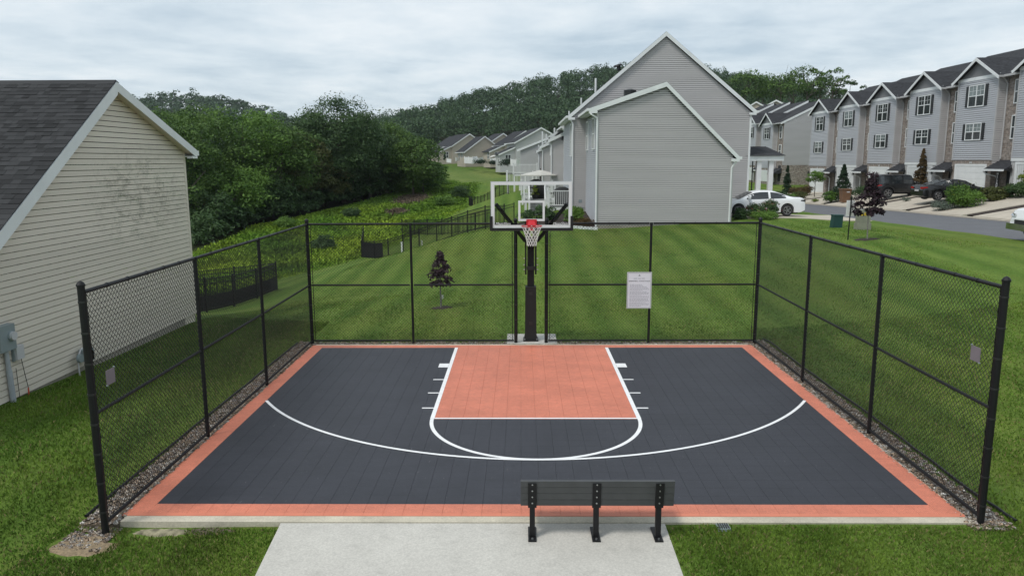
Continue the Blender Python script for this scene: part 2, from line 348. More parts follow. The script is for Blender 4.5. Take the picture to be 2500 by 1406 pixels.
def clap(mb, poly, o, ud, nd, step=.114, proud=.026, each=None):
    """lapped siding on a convex wall polygon poly [(s, z)], wall frame: origin o, along ud, outward nd"""
    o = Vector(o); ud = Vector(ud); nd = Vector(nd); z0 = min(q[1] for q in poly); z1 = max(q[1] for q in poly); i = 0; z = z0
    while z < z1-.02:
        a, b = z, min(z+step, z1); c = clip(clip(poly, a, True), b, False)
        if len(c) >= 3:
            m = MB() if each else mb
            c = clip(c, a+step*(.12 if each else .30), True)
            if len(c) < 3: z += step; continue
            P = [o+ud*q[0]+Vector((0, 0, q[1]))+nd*(proud*(1-(q[1]-a)/step*.45)) for q in c]
            B = [o+ud*q[0]+Vector((0, 0, q[1]))-nd*.004 for q in c]; n = len(P)
            m.add(P+B, [tuple(range(n))]+[(j, n+j, n+(j+1) % n, (j+1) % n) for j in range(n)])
            if each: each(m)
        z += step; i += 1
rng = random.Random(7); nr = np.random.default_rng(11)

# ------------------------------------------------------------------ terrain
CTRL = [(-5.7, -9.3, -.09), (-5.7, -5, -.06), (-5.7, 0, -.04), (-5.7, 1, -.02), (0, 1.2, -.02), (5.9, 1.2, -.02), (5.9, -4, -.03), (5.9, -9, -.04), (-4, -9.3, -.085), (3, -9.3, -.03), (0, -13, -.10),
 (-6, -13, -.2), (6, -13, -.03), (0, -20, -.3), (-12, -22, 0), (12, -18, .4), (-9, 2, .24), (-9, -5.7, .46), (-9, -12, .55), (-15, -6, .45), (-15, 2, .1), (-11.3, 8, -.75), (-11, 15, -1.15), (-20, 12, -1.6), (-3, 5, -.02), (0, 6, .15),
 (5, 6, .12), (-5, 12, -.45), (0, 14, .42), (5, 14, .45), (-9.6, 35, -2.15), (-5.5, 28, -.55), (-1, 21, 1.1), (-11.9, 37, -2.5), (-10, 25, -1.5), (4, 23.4, .78), (8, 22.8, .98), (11.3, 23.4, 1.14), (14, 24, 1.28), (3, 30, 1.2), (2, 45, 1.4), (1, 60, 1.5), (9, 40, 1.3),
 (8, -4, .02), (12, 0, .45), (12, 6, .8), (13.5, 12, 1.36), (18, 12, 1.38), (17, 0, 1.3), (17, 22, 1.15), (17, 35, .95), (10, 12, .85), (8, 6, .32), (-26, 42, -2.9), (-18, 30, -2.6), (-27, 62, -2.3), (-23, 72, -1.6), (-18.6, 87, -.5), (-15, 107, .8),
 (-6.5, 77, -1.0), (-1.4, 54, 1.4), (-10, 60, -1.8), (-12, 80, -.9), (-6, 47, -.5), (-3, 100, 1.0), (-8, 120, 1.3), (-14, 150, 2.6), (-4, 150, 2.5), (-20, 190, 3.6), (0, 190, 3.8), (20, 170, 3.5), (-40, 60, -3.5), (-45, 100, -1.5), (-60, 30, -3), (-40, 150, 1), (-40, 200, 3), (60, 60, 2.5), (60, 150, 4), (60, 0, 3), (60, -30, 3), (-50, -20, 1), (0, -40, 0), (-90, 100, 0), (90, 200, 5)]
CP = np.array(CTRL)
def _k(r): return np.where(r > 0, r*r*np.log(np.maximum(r, 1e-9)), 0)
_n = len(CP); _A = np.zeros((_n+3, _n+3)); _d = np.hypot(CP[:, None, 0]-CP[None, :, 0], CP[:, None, 1]-CP[None, :, 1]); _A[:_n, :_n] = _k(_d)+np.eye(_n)*.5
_A[:_n, _n] = 1; _A[:_n, _n+1:] = CP[:, :2]; _A[_n:, :_n] = _A[:_n, _n:].T
_w = np.linalg.solve(_A, np.concatenate([CP[:, 2], np.zeros(3)]))
ZR = ([-60, -10, 11, 22, 35, 52, 80, 140], [2.3, 1.65, 1.4, 1.2, .93, .47, .3, .5])
ZF = ([-20, 20, 39, 69, 82, 110], [3., 2.5, 2.1, .72, 1.2, 1.5])
def sst(x, a, b): t_ = np.clip((x-a)/(b-a), 0, 1); return t_*t_*(3-2*t_)
def hills(x, y):
    z = 38*np.exp(-((x-62)/135)**2-((y-400)/105)**2)
    z = z+47*np.exp(-((x+290)/135)**2-((y-640)/110)**2)+6*np.exp(-((x-105)/60)**2-((y-215)/70)**2)
    return z*sst(np.hypot(x, y), 100, 190)
def ground(x, y):
    x = np.atleast_1d(np.asarray(x, float)); y = np.atleast_1d(np.asarray(y, float))
    xe = np.clip(x, -85, 85); ye = np.clip(y, -35, 210); z = np.full(x.shape, _w[_n]) + _w[_n+1]*xe+_w[_n+2]*ye
    for i in range(_n): z = z+_w[i]*_k(np.hypot(xe-CP[i, 0], ye-CP[i, 1]))
    z = z+hills(x, y)
    zr = np.interp(y, *ZR); zf = np.interp(y, *ZF); t_ = np.clip((x-26.2)/(33.4-26.2), 0, 1); zc_ = zr*(1-t_)+zf*t_
    w = sst(x, 16.5, 19.0)*(1-sst(x, 45, 60))*(1-sst(y, 110, 150)); z = z*(1-w)+zc_*w
    wc = (1-sst(np.abs(x-.1), 5.9, 6.6))*(1-sst(np.abs(y+4.2), 4.8, 5.2)); z = z*(1-wc)+np.minimum(z, -.035)*wc; pd = (1-sst(np.abs(x+.8), 2.3, 2.9))*(1-sst(np.abs(y+10.7), 1.75, 2.2)); return z*(1-pd)+np.minimum(z, -.06)*pd
def gz(x, y): return float(ground(x, y)[0])
def build_ground():
    a = np.linspace(-1, 1, 271); xs = 9*np.sinh(a*5.0); xs = xs/np.abs(xs).max()*900
    b = np.linspace(0, 1, 381); ys = -45+2.2*np.sinh(b*6.6)*1.0; ys = -45+(ys+45)/((ys+45).max())*1250
    ys = np.unique(np.concatenate([np.linspace(-45, -16, 20), np.linspace(-15.5, 45, 190), 45+np.cumsum(np.geomspace(.4, 32, 150))]))
    xs = np.unique(np.concatenate([-40-np.cumsum(np.geomspace(.7, 40, 80)), np.linspace(-40, 40, 240), 40+np.cumsum(np.geomspace(.7, 40, 80))]))
    X, Y = np.meshgrid(xs, ys); x = X.ravel(); y = Y.ravel(); z = ground(x, y)
    d2 = np.hypot(x, y); z = z+np.sin(x*1.7)*np.cos(y*1.3)*.012*(d2 < 60)
    # under the court slab and the pad, and under the street, the sheet lies lower
    incourt = (x > -4.95) & (x < 5.15) & (y > -8.5) & (y < 0); z = np.where(incourt, -.35, z)
    inpad = (x > -2.8) & (x < 1.25) & (y < -9.3) & (y > -12); z = np.where(inpad, -.3, z)
    inroad = (x > 19.3) & (x < 33.6) & (y < 120); z = z-np.where(inroad, .10, 0)
    global GMIN, GX; GMIN = float(z.min()); GX = float(np.abs(x).max())
    # zones: R rough field, G far meadow, B wood floor
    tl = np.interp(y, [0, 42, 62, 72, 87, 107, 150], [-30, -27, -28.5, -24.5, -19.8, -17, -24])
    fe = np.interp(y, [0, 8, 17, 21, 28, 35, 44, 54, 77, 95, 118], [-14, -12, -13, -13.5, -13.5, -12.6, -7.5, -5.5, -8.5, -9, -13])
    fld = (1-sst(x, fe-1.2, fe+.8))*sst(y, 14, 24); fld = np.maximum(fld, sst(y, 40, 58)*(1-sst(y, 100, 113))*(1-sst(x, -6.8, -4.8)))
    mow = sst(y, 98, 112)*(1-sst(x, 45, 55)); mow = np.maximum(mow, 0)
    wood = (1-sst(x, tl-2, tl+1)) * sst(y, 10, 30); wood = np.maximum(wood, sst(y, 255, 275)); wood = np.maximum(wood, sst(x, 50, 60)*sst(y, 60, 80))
    idx = np.arange(len(x)).reshape(X.shape); F = np.stack([idx[:-1, :-1], idx[:-1, 1:], idx[1:, 1:], idx[1:, :-1]], -1).reshape(-1, 4)
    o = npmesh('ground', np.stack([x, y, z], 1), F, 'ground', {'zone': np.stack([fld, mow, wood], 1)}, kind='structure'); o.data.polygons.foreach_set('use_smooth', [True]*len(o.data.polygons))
build_ground()

# ------------------------------------------------------------------ street, driveways
def strip(xa, xb, ys, zfun, off, name, mat, parent=None, thick=.12, **kw):
    mb = MB(); vs = []; n = len(ys)
    for y in ys:
        for x in (xa, xb):
            z = zfun(x, y)+off; vs += [(x, y, z), (x, y, z-thick)]
    fs = []
    for i in range(n-1):
        a = i*4; b = a+4; fs += [(a, a+2, b+2, b), (a, b, b+1, a+1), (a+2, a+3, b+3, b+2)]
    fs += [(0, 1, 3, 2), ((n-1)*4, (n-1)*4+2, (n-1)*4+3, (n-1)*4+1)]
    mb.add(vs, fs); return build(mb, name, mat, parent, **kw)
zr_ = lambda x, y: float(np.interp(y, *ZR))
def zd_(x, y): t_ = min(max((x-26.2)/7.2, 0), 1); return float(np.interp(y, *ZR))*(1-t_)+float(np.interp(y, *ZF))*t_
YS = list(np.arange(-40, 100, 2.0))
road = strip(19.2, 26.0, YS, zr_, -.03, 'road', 'asphalt', kind='structure')
curb = strip(26.003, 26.45, YS, zr_, .03, 'kerb', 'drive', kind='structure')
strip(18.95, 19.197, YS, zr_, -.015, 'kerb', 'drive', kind='structure')
# apron driveway of the white car on the near side
mb = MB(); n = 12
for k_ in range(n):
    xa, xb = 12.2+(18.94-12.2)*k_/n, 12.2+(18.94-12.2)*(k_+1)/n
    def yl(x): return 24.2-(x-16)*(.35 if x > 16 else 0)
    za = [gz(xa, yl(xa)), gz(xb, yl(xb)), gz(xb, 29), gz(xa, 29)]; za = [max(q, .0)+.035 for q in za]
    mb.prism([(xa, yl(xa), za[0]), (xb, yl(xb), za[1]), (xb, 29, za[2]), (xa, 29, za[3])], (0, 0, -.15))
build(mb, 'driveway', 'drive', kind='structure')
FAR = [41.75, 48.95, 56.2, 63.5, 70.95]              # far edges of the bumped-out bays
for i, yf in enumerate([20.0, 27.3, 34.6]+FAR):
    mb = MB(); y0, y1 = yf-6.7, yf-.6; vs = []
    xs = [26.46, 28, 30, 32, 33.35]
    for j in range(4):
        a, b = xs[j], xs[j+1]
        mb.prism([(a, y0, zd_(a, y0)+.02), (b, y0, zd_(b, y0)+.02), (b, y1, zd_(b, y1)+.02), (a, y1, zd_(a, y1)+.02)], (0, 0, -.15))
    build(mb, 'driveway', 'drive', kind='structure')
    mb = MB(); y0 = yf-.58; y1 = yf+.48
    for j in range(4):
        a, b = xs[j]+.3, xs[j+1]+.3
        mb.prism([(a, y0, zd_(a, y0)+.0), (b, y0, zd_(b, y0)+.0), (b, y1, zd_(b, y1)), (a, y1, zd_(a, y1))], (0, 0, -.15))
    build(mb, 'mulch_bed', 'mulch', kind='structure')

# ------------------------------------------------------------------ the court
CX, TS = .0915, .2567
slab = build(MB().box((-5.30, -8.94, -.30), (5.56, .42, -.018)), 'court_slab', 'curb', kind='structure')
court = bpy.data.objects.new('sports_court', None); COL.objects.link(court); court['kind'] = 'structure'; ORG[0] = Vector((0, 0, 0))
g = .001
tm = MB(); h_ = TS/2-g; hy = TS/2-.0004; b_ = .0014; by = .0006
tm.add([(-h_, -hy, -.016), (h_, -hy, -.016), (h_, hy, -.016), (-h_, hy, -.016), (-h_, -hy, -b_), (h_, -hy, -b_), (h_, hy, -b_), (-h_, hy, -b_),
        (-h_+b_, -hy+by, 0), (h_-b_, -hy+by, 0), (h_-b_, hy-by, 0), (-h_+b_, hy-by, 0)],
       [(0, 1, 5, 4), (1, 2, 6, 5), (2, 3, 7, 6), (3, 0, 4, 7), (4, 5, 9, 8), (5, 6, 10, 9), (6, 7, 11, 10), (7, 4, 8, 11), (8, 9, 10, 11)])
def tile_me(mat):
    me = bpy.data.meshes.new('tile'); me.from_pydata(tm.v, [], tm.f); me.materials.append(M[mat]); me.update(); return me
TG, TO = tile_me('tile_grey'), tile_me('tile_orange')
rest = {'tile_grey': MB(), 'tile_orange': MB()}; cnt = 0
for j in range(-34, 1):                             # rows from the near border to the far border
    for i in range(-21, 21):
        yc = j*TS+TS/2; xc = CX+(i+.5)*TS
        if j == -34 or j == 0 or i in (-21, 20): m_ = 'tile_orange'
        elif -7 <= i < 7 and j >= -20: m_ = 'tile_orange'
        else: m_ = 'tile_grey'
        if cnt < 7*42:
            o = bpy.data.objects.new('tile', TO if m_ == 'tile_orange' else TG); COL.objects.link(o); o.parent = court; o.location = (xc, yc, 0)
        else: rest[m_].add([(v[0]+xc, v[1]+yc, v[2]) for v in tm.v], tm.f)
        cnt += 1
for m_, mb in rest.items(): build(mb, 'tile_field', m_, court, kind='stuff')
X0, X1, Y0, Y1 = CX-21*TS, CX+21*TS, -34*TS, TS
mb = MB(); ew = .055
for (a, b, d) in (((X0-ew, Y0-ew), (X1+ew, Y0-ew), 'n'), ):
    for i in range(42):
        xa = X0+i*TS+g; xb = X0+(i+1)*TS-g
        if i == 0: xa -= ew
        if i == 41: xb += ew
        mb.prism([(xa, Y0, -.001), (xa, Y0-ew, -.012), (xa, Y0-ew, -.017), (xa, Y0, -.017)], (xb-xa, 0, 0))
for sx, x in ((-1, X0), (1, X1)):
    for j in range(35):
        ya = Y0+j*TS+g; yb = ya+TS-2*g
        mb.prism([(x, ya, -.001), (x+sx*ew, ya, -.012), (x+sx*ew, ya, -.017), (x, ya, -.017)], (0, yb-ya, 0))
build(mb, 'edge_ramp', 'edge_orange', court, kind='stuff')
# painted lines
YO = .663; YFT = YO-5.79; HOOPY = YO-1.60; LW = .05
def sheet(mb, poly): mb.prism([(x, y, .0022) for x, y in poly], (0, 0, .0022))
def rect(mb, x0, y0, x1, y1): sheet(mb, [(x0, y0), (x1, y0), (x1, y1), (x0, y1)])
def arc(mb, cx_, cy_, r0, r1, a0, a1, n, clipx=None):
    for i in range(n):
        p_, q_ = a0+(a1-a0)*i/n, a0+(a1-a0)*(i+1)/n
        sheet(mb, [(cx_+r0*math.cos(p_), cy_+r0*math.sin(p_)), (cx_+r1*math.cos(p_), cy_+r1*math.sin(p_)), (cx_+r1*math.cos(q_), cy_+r1*math.sin(q_)), (cx_+r0*math.cos(q_), cy_+r0*math.sin(q_))])
for s in (-1, 1):
    mb = MB(); rect(mb, CX+s*1.795, YFT, CX+s*1.87, -.01); build(mb, 'lane_line', 'whitepaint', court)
    mb = MB(); xa, xb = CX+s*1.873, CX+s*2.09
    o_ = YO; rect(mb, xa, o_-2.44, xb, o_-2.13); build(mb, 'block_mark', 'whitepaint', court)
    for q in (11, 14, 17):
        mb = MB(); rect(mb, xa, o_-q*.3048-.05, xb, o_-q*.3048); build(mb, 'lane_mark', 'whitepaint', court)
mb = MB(); rect(mb, CX-1.793, YFT, CX+1.793, YFT+LW); build(mb, 'free_throw_line', 'whitepaint', court)
mb = MB(); arc(mb, CX, YFT-.003, 1.80, 1.865, PI, 2*PI, 64); build(mb, 'free_throw_circle', 'whitepaint', court)
th = math.acos(5.125/6.02); mb = MB(); arc(mb, CX, HOOPY-.02, 5.99, 6.045, PI+th, 2*PI-th, 120); mb.v = [(x, y, z+.003) for x, y, z in mb.v]; build(mb, 'three_point_line', 'whitepaint', court)

# concrete pad for the bench, pad under the hoop
mb = MB(); mb.prism([(-3.23, -8.95, -.03), (-3.12, -10.3, -.035), (-3.1, -12.5, -.04), (1.6, -12.5, -.04), (1.63, -10.3, -.035), (1.655, -8.95, -.03), (1.62, -8.945, -.03)], (0, 0, -.14))
build(mb, 'concrete_pad', 'conc', kind='structure')
build(MB().box((-.52, .43, -.3), (.74, 1.48, .0)), 'hoop_pad', 'conc', kind='structure')

# gravel borders with black edging
def stones(xa, xb, ya, yb, n, seed, zf=None):
    r = np.random.default_rng(seed); ico = np.array([(1, 0, 0), (-1, 0, 0), (0, 1, 0), (0, -1, 0), (0, 0, 1), (0, 0, -1)], float)
    f = np.array([(0, 2, 4), (2, 1, 4), (1, 3, 4), (3, 0, 4), (2, 0, 5), (1, 2, 5), (3, 1, 5), (0, 3, 5)])
    # octahedron corners blunted by a midpoint ring
    mid = np.array([(.62, .62, .35), (-.62, .62, .35), (-.62, -.62, .35), (.62, -.62, .35), (.62, .62, -.35), (-.62, .62, -.35), (-.62, -.62, -.35), (.62, -.62, -.35)])
    V0 = np.vstack([ico, mid]); F0 = []
    ms = {(1, 1, 1): 6, (-1, 1, 1): 7, (-1, -1, 1): 8, (1, -1, 1): 9, (1, 1, -1): 10, (-1, 1, -1): 11, (-1, -1, -1): 12, (1, -1, -1): 13}
    for (sx, sy, sz), mi in ms.items():
        a, b, c = (0 if sx > 0 else 1), (2 if sy > 0 else 3), (4 if sz > 0 else 5)
        F0 += [(a, b, mi), (b, c, mi), (c, a, mi)]
    F0 = np.array(F0); k_ = len(V0)
    cx_ = r.uniform(xa, xb, n); cy_ = r.uniform(ya, yb, n); sz = r.uniform(.014, .034, n)[:, None]*r.uniform(.7, 1.3, (n, 3)); sz[:, 2] *= .6
    an = r.uniform(0, 2*PI, n); ca, sa = np.cos(an)[:, None], np.sin(an)[:, None]
    P = V0[None]*sz[:, None]; x = P[..., 0]*ca-P[..., 1]*sa; y = P[..., 0]*sa+P[..., 1]*ca
    z0 = (zf(cx_, cy_) if zf else np.full(n, -.03))+r.uniform(0, .02, n)
    V = np.stack([x+cx_[:, None], y+cy_[:, None], P[..., 2]+z0[:, None]], -1).reshape(-1, 3); F = (F0[None]+np.arange(n)[:, None, None]*k_).reshape(-1, 3)
    base = np.array([(.42, .33, .25), (.56, .49, .41), (.30, .23, .17), (.64, .60, .55), (.38, .33, .30), (.48, .36, .26)]); ci = r.integers(0, 6, n)
    c = base[ci]*r.uniform(.6, 1.15, (n, 1)); return V, F, np.repeat(c, k_, 0)
for (xa, xb, ya, yb, sd, n) in ((5.45, 6.0, -9.1, .8, 3, 3700), (-5.78, -5.30, -9.0, .7, 4, 3700)):
    mb = MB().box((xa, ya, -.2), (xb, yb, -.032)); build(mb, 'gravel_bed', 'soil', kind='structure')
    V, F, Cc = stones(xa, xb, ya, yb, n, sd); npmesh('gravel', V, F, 'stones', {'tint': Cc}, kind='stuff')
V, F, Cc = stones(-5.3, 5.5, .42, .66, 2600, 9); npmesh('gravel', V, F, 'stones', {'tint': Cc}, kind='stuff')
V, F, Cc = stones(-5.8, -5.25, -9.55, -9.0, 420, 10, lambda x, y: ground(x, y)+.0); npmesh('gravel', V, F, 'stones', {'tint': Cc*.9}, kind='stuff')
for sx, pts in ((1, [(6.02, .9), (6.1, .5), (6.05, -2), (6.08, -5), (6.04, -8), (6.1, -9.1)]), (-1, [(-5.8, .5), (-5.8, -3), (-5.82, -6), (-5.8, -9.4)])):
    mb = MB(); pp = []
    for i in range(len(pts)-1):
        for k_ in range(6):
            f_ = k_/6; pp.append((pts[i][0]*(1-f_)+pts[i+1][0]*f_+rng.uniform(-.012, .012), pts[i][1]*(1-f_)+pts[i+1][1]*f_))
    mb.tube([(x, y, .0) for x, y in pp], .020, 6)
    build_at(mb, 'landscape_edging', 'black', (pts[0][0], pts[0][1], 0), label='black plastic edging along the gravel on the %s side of the court' % ('right' if sx > 0 else 'left'), cat='edging')
# bare dirt by the near left post and mouldy washed-out concrete at the slab foot
def blob(cx_, cy_, rx, ry, off, name, mat, seed, **kw):
    r = random.Random(seed); n = 26; mb = MB(); ring = []
    for i in range(n):
        a = 2*PI*i/n; k_ = r.uniform(.78, 1.15); ring.append((cx_+rx*k_*math.cos(a), cy_+ry*k_*math.sin(a)))
    vs = [(cx_, cy_, gz(cx_, cy_)+off)]+[(cx_+(x-cx_)*.6, cy_+(y-cy_)*.6, gz(cx_+(x-cx_)*.6, cy_+(y-cy_)*.6)+off) for x, y in ring]+[(x, y, gz(x, y)-.01) for x, y in ring]
    fs = [(0, 1+i, 1+(i+1) % n) for i in range(n)]+[(1+i, 1+n+i, 1+n+(i+1) % n, 1+(i+1) % n) for i in range(n)]
    mb.add(vs, fs); return build(mb, name, mat, **kw)
blob(-5.52, -9.42, .40, .33, .02, 'bare_soil', 'straw', 2, kind='structure')
blob(-4.72, -9.06, .40, .10, .015, 'concrete_spill', 'spill', 5, kind='structure')
blob(-4.1, -9.05, .35, .09, .02, 'bare_soil', 'soil', 6, kind='structure')

# ------------------------------------------------------------------ grass blades on the near lawns
def blades(n, xr, yr, seed, h, w, keep=None):
    r = np.random.default_rng(seed); x = r.uniform(*xr, n); y = r.uniform(*yr, n)
    bad = ((x > -5.8) & (x < 6.02) & (y > -9.02) & (y < .75)) | ((x > -3.2) & (x < 1.66) & (y < -8.9)) | (x < -8.92) | ((((x+5.52)/.36)**2+((y+9.42)/.33)**2 < 1)) | ((x > -.56) & (x < .78) & (y < 1.5) & (y > -1))
    bad |= ((x > -5.1) & (x < -4.4) & (y > -9.2) & (y < -9)); 
    if keep is not None: bad |= ~keep(x, y)
    x, y = x[~bad], y[~bad]; n = len(x); z = ground(x, y); hh = r.uniform(.55, 1.25, n)*h; ww = w*r.uniform(.7, 1.3, n)
    a = r.uniform(0, 2*PI, n); dx, dy = np.cos(a)*ww/2, np.sin(a)*ww/2; la = r.uniform(0, 2*PI, n); ll = hh*r.uniform(.2, .9, n)
    mx, my = x+np.cos(la)*ll*.3, y+np.sin(la)*ll*.3; tx, ty = x+np.cos(la)*ll, y+np.sin(la)*ll
    V = np.stack([np.stack([x-dx, y-dy, z-.01], 1), np.stack([x+dx, y+dy, z-.01], 1), np.stack([mx+dx, my+dy, z+hh*.62], 1), np.stack([tx, ty, z+hh*.93], 1)], 1).reshape(-1, 3)
    o = np.arange(n)*4; F = np.concatenate([np.stack([o, o+1, o+2], 1), np.stack([o, o+2, o+3], 1)])
    # colour: patches and mower stripes as the lawn has them
    def pn(x, y, s, k): return .5+.5*np.sin(x*s+1.7*np.sin(y*s*.7+k))*np.cos(y*s*.9+1.3*np.sin(x*s*.8+k*2))
    p1 = pn(x, y, .9, 1.)*.6+pn(x, y, 2.7, 4.)*.4; st_ = .5+.5*np.clip(1.6*np.sin((x+.08*np.sin(y*.25))*5.0), -1, 1)
    c = np.array((.066, .155, .016))[None]*(1-p1[:, None])+np.array((.165, .245, .036))[None]*p1[:, None]
    mod = pn(x, y, .33, 2.)[:, None]; c = c*(1+(st_[:, None]-.5)*(.15+.30*mod))*.86*r.uniform(.65, 1.35, (n, 1)); dry = r.random(n) < (.05+.16*pn(x, y, 1.9, 7.)); c[dry] = np.array((.24, .215, .09))*r.uniform(.6, 1.2, (dry.sum(), 1))
    return V, F, np.repeat(c, 4, 0)
GR = []
for a in ((105000, (-6, 7.5), (-11.2, -8.9), 21, .045, .0065), (70000, (-8.95, -5.6), (-10.5, 3), 22, .05, .009), (75000, (5.9, 14), (-10, 2), 23, .05, .011), (70000, (-9, 14), (.7, 9), 24, .04, .010), (60000, (-12, 17), (9, 23), 25, .04, .014)):
    GR.append(blades(*a))
off = 0; Vs = []; Fs = []; Cs = []
for V, F, Cc in GR: Vs.append(V); Fs.append(F+off); Cs.append(Cc); off += len(V)
npmesh('lawn_grass', np.vstack(Vs), np.vstack(Fs), 'blades', {'tint': np.vstack(Cs)}, kind='stuff')
# tall weeds and meadow growth in the rough field
def hit(u, v):                        # where the sight line of a photo pixel meets the ground
    for y in np.arange(14, 120, 1.0):
        p = at(u, v, y)
        if p[2] < gz(p[0], y): return p
    return p
PATCH = [(*hit(1005, 488)[:2], 2.6, 6.0), (*hit(968, 522)[:2], 1.5, 2.6)]
def weeds():
    r = np.random.default_rng(5); n = 110000; y = 16+np.abs(r.random(n)**1.3)*98; tl = np.interp(y, [0, 42, 62, 72, 87, 107, 150], [-30, -27, -28.5, -24.5, -19.8, -17, -24])
    fe = np.interp(y, [0, 8, 17, 21, 28, 35, 44, 54, 77, 95, 118], [-14, -12, -13, -13.5, -13.5, -12.6, -7.5, -5.5, -8.5, -9, -13])
    hi = np.where((y > 45) & (y < 100), np.maximum(fe, -6.6), fe); u_ = r.random(n); x = tl+(hi-tl)*u_+r.normal(0, .35, n); y = y+r.normal(0, 3.5, n)*(y > 95); edge = np.clip((1-u_)/.12, .15, 1)*np.clip((114-y)/18, .1, 1); z = ground(x, y)
    sc_ = np.clip((y+18)/60, .5, 2.0); hh = edge*r.uniform(.2, .8, n)*.48*(.55+.6*(np.sin(x*.35+np.sin(y*.2)*2)*.5+.5)); ww = .042*sc_*r.uniform(.7, 1.6, n)
    a = r.uniform(0, 2*PI, n); dx, dy = np.cos(a)*ww, np.sin(a)*ww; la = r.uniform(0, 2*PI, n); ll = hh*.5; 
    V = np.stack([np.stack([x-dx, y-dy, z+hh*.0], 1), np.stack([x+dx, y+dy, z+hh*.1], 1), np.stack([x+np.cos(la)*ll+dx, y+np.sin(la)*ll+dy, z+hh], 1), np.stack([x+np.cos(la)*ll-dx, y+np.sin(la)*ll-dy, z+hh*.85], 1)], 1).reshape(-1, 3)
    F = np.arange(n*4).reshape(-1, 4); p1 = .5+.5*np.sin(x*.45+2*np.sin(y*.12))*np.cos(y*.2+np.sin(x*.3)); p2 = .5+.5*np.sin(x*.9+3)*np.sin(y*.35+x*.2)
    c = np.array((.095, .195, .022))[None]*(1-p1[:, None])+np.array((.24, .33, .032))[None]*p1[:, None]; c = c*(1-.3*(p2[:, None] > .72)); gfar = sst(y, 62, 88)[:, None]; c = c*(1-gfar)+np.array((.115, .205, .028))*gfar*r.uniform(.7, 1.3, (n, 1)); c *= r.uniform(.6, 1.35, (n, 1))
    for (px, py, rx, ry) in PATCH:
        d = ((x-px)/rx)**2+((y-py)/ry)**2 < r.uniform(.4, 1.3, n); c[d] = np.array((.15, .115, .085))*r.uniform(.6, 1.2, (d.sum(), 1))
    npmesh('meadow_weeds', V, F, 'blades', {'tint': np.repeat(c, 4, 0)}, kind='stuff')
weeds()

# ------------------------------------------------------------------ chain-link fences
def link_sheet(p, q, z0, z1, seed):                 # woven diamond mesh between posts p and q
    p = Vector((*p, 0)); q = Vector((*q, 0)); Lw = (q-p).length; d = (q-p)/Lw; nrm = Vector((-d.y, d.x, 0)); H = z1-z0; st = .076; mb = MB(); r = .0035
    r_ = random.Random(seed); k = -int(H/st)-1
    for sgn in (1, -1):
        k = -int(H/st)-1
        while k*st < Lw:
            s0 = k*st; a, b = s0, s0+H; lo = max(a, 0); hi = min(b, Lw)
            if hi-lo > .02:
                if sgn > 0: P = (lo, z0+(lo-a)); Q = (hi, z0+(hi-a))
                else: P = (lo, z1-(lo-a)); Q = (hi, z1-(hi-a))
                off = nrm*(.0022*sgn); mb.tube([p+d*P[0]+off+Vector((0, 0, P[1])), p+d*Q[0]+off+Vector((0, 0, Q[1]))], r, 3, False)
            k += 1
    return mb
def cl_fence(label, runs, ends):
    """runs: list of [(x, y, z_foot, kind)] polylines; kind 't' terminal, 'l' line post"""
    t = thing('chain_link_fence', (runs[0][0], runs[0][1], 0), label, 'fence'); H = 3.0
    for i, (x, y, zf, kd) in enumerate(runs):
        r = .043 if kd == 't' else .032; top = 3.06 if kd == 't' else 2.97
        mb = MB().tube([(x, y, zf-.15), (x, y, top)], r, 14); p = build(mb, 'post', 'black', t, smooth=False)
        if kd == 't':
            mb = MB().tube([(x, y, top), (x, y, top+.02), (x, y, top+.05), (x, y, top+.065)], [r+.008, r+.008, r*.75, .005], 14); build(mb, 'post_cap', 'black', p)
            for k_ in range(8): z = .2+k_*.38; build(MB().tube([(x, y, z), (x, y, z+.022)], r+.006, 14), 'brace_band', 'blackrim', p)
        else:
            mb = MB().tube([(x, y, top-.02), (x, y, top+.035)], r+.008, 12); build(mb, 'loop_cap', 'black', p)
    for i in range(len(runs)-1):
        a, b = runs[i], runs[i+1]; A = Vector((a[0], a[1], 0)); B = Vector((b[0], b[1], 0)); d = (B-A).normalized(); A2 = A+d*.05; B2 = B-d*.05
        for z, r, nm in ((2.985, .026, 'top_rail'), (1.47, .022, 'middle_rail'), (.055, .024, 'bottom_rail')):
            build(MB().tube([A2+Vector((0, 0, z)), B2+Vector((0, 0, z))], r, 8), nm, 'black', t)
        build(link_sheet(A2[:2], B2[:2], .07, 2.985, i), 'chain_link_mesh', 'wire', t, kind='stuff')
        mb = MB(); k_ = 0
        for e_, sg in ((a, 1), (b, -1)):             # tension bar and ties beside terminal posts
            if e_[3] == 't':
                P_ = Vector((e_[0], e_[1], 0))+d*sg*.085; mb.tube([P_+Vector((0, 0, .06)), P_+Vector((0, 0, 2.97))], .008, 5); k_ = 1
                for z in range(1, 8): mb.tube([P_+Vector((0, 0, z*.38)), P_+Vector((0, 0, z*.38+.03))], .016, 5)
        if k_: build(mb, 'tension_bar', 'black', t)
        mb = MB(); n = int((B2-A2).length/.6)
        for k_ in range(1, n+1):
            P_ = A2+(B2-A2)*(k_/(n+1)); mb.tube([P_+Vector((-.012*d.x, -.012*d.y, 2.985)), P_+Vector((.012*d.x, .012*d.y, 2.985))], .031, 8)
        build(mb, 'wire_tie', 'black', t, kind='stuff')
    return t
YB = .52
cl_fence('tall black chain-link fence along the left side and back left of the court', [(-5.38, -9.13, -.18, 't'), (-5.39, -5.97, -.05, 'l'), (-5.39, -3.02, -.05, 'l'), (-5.42, YB, -.05, 't'), (-2.87, YB, -.05, 'l'), (-.29, YB, -.05, 't')], 0)
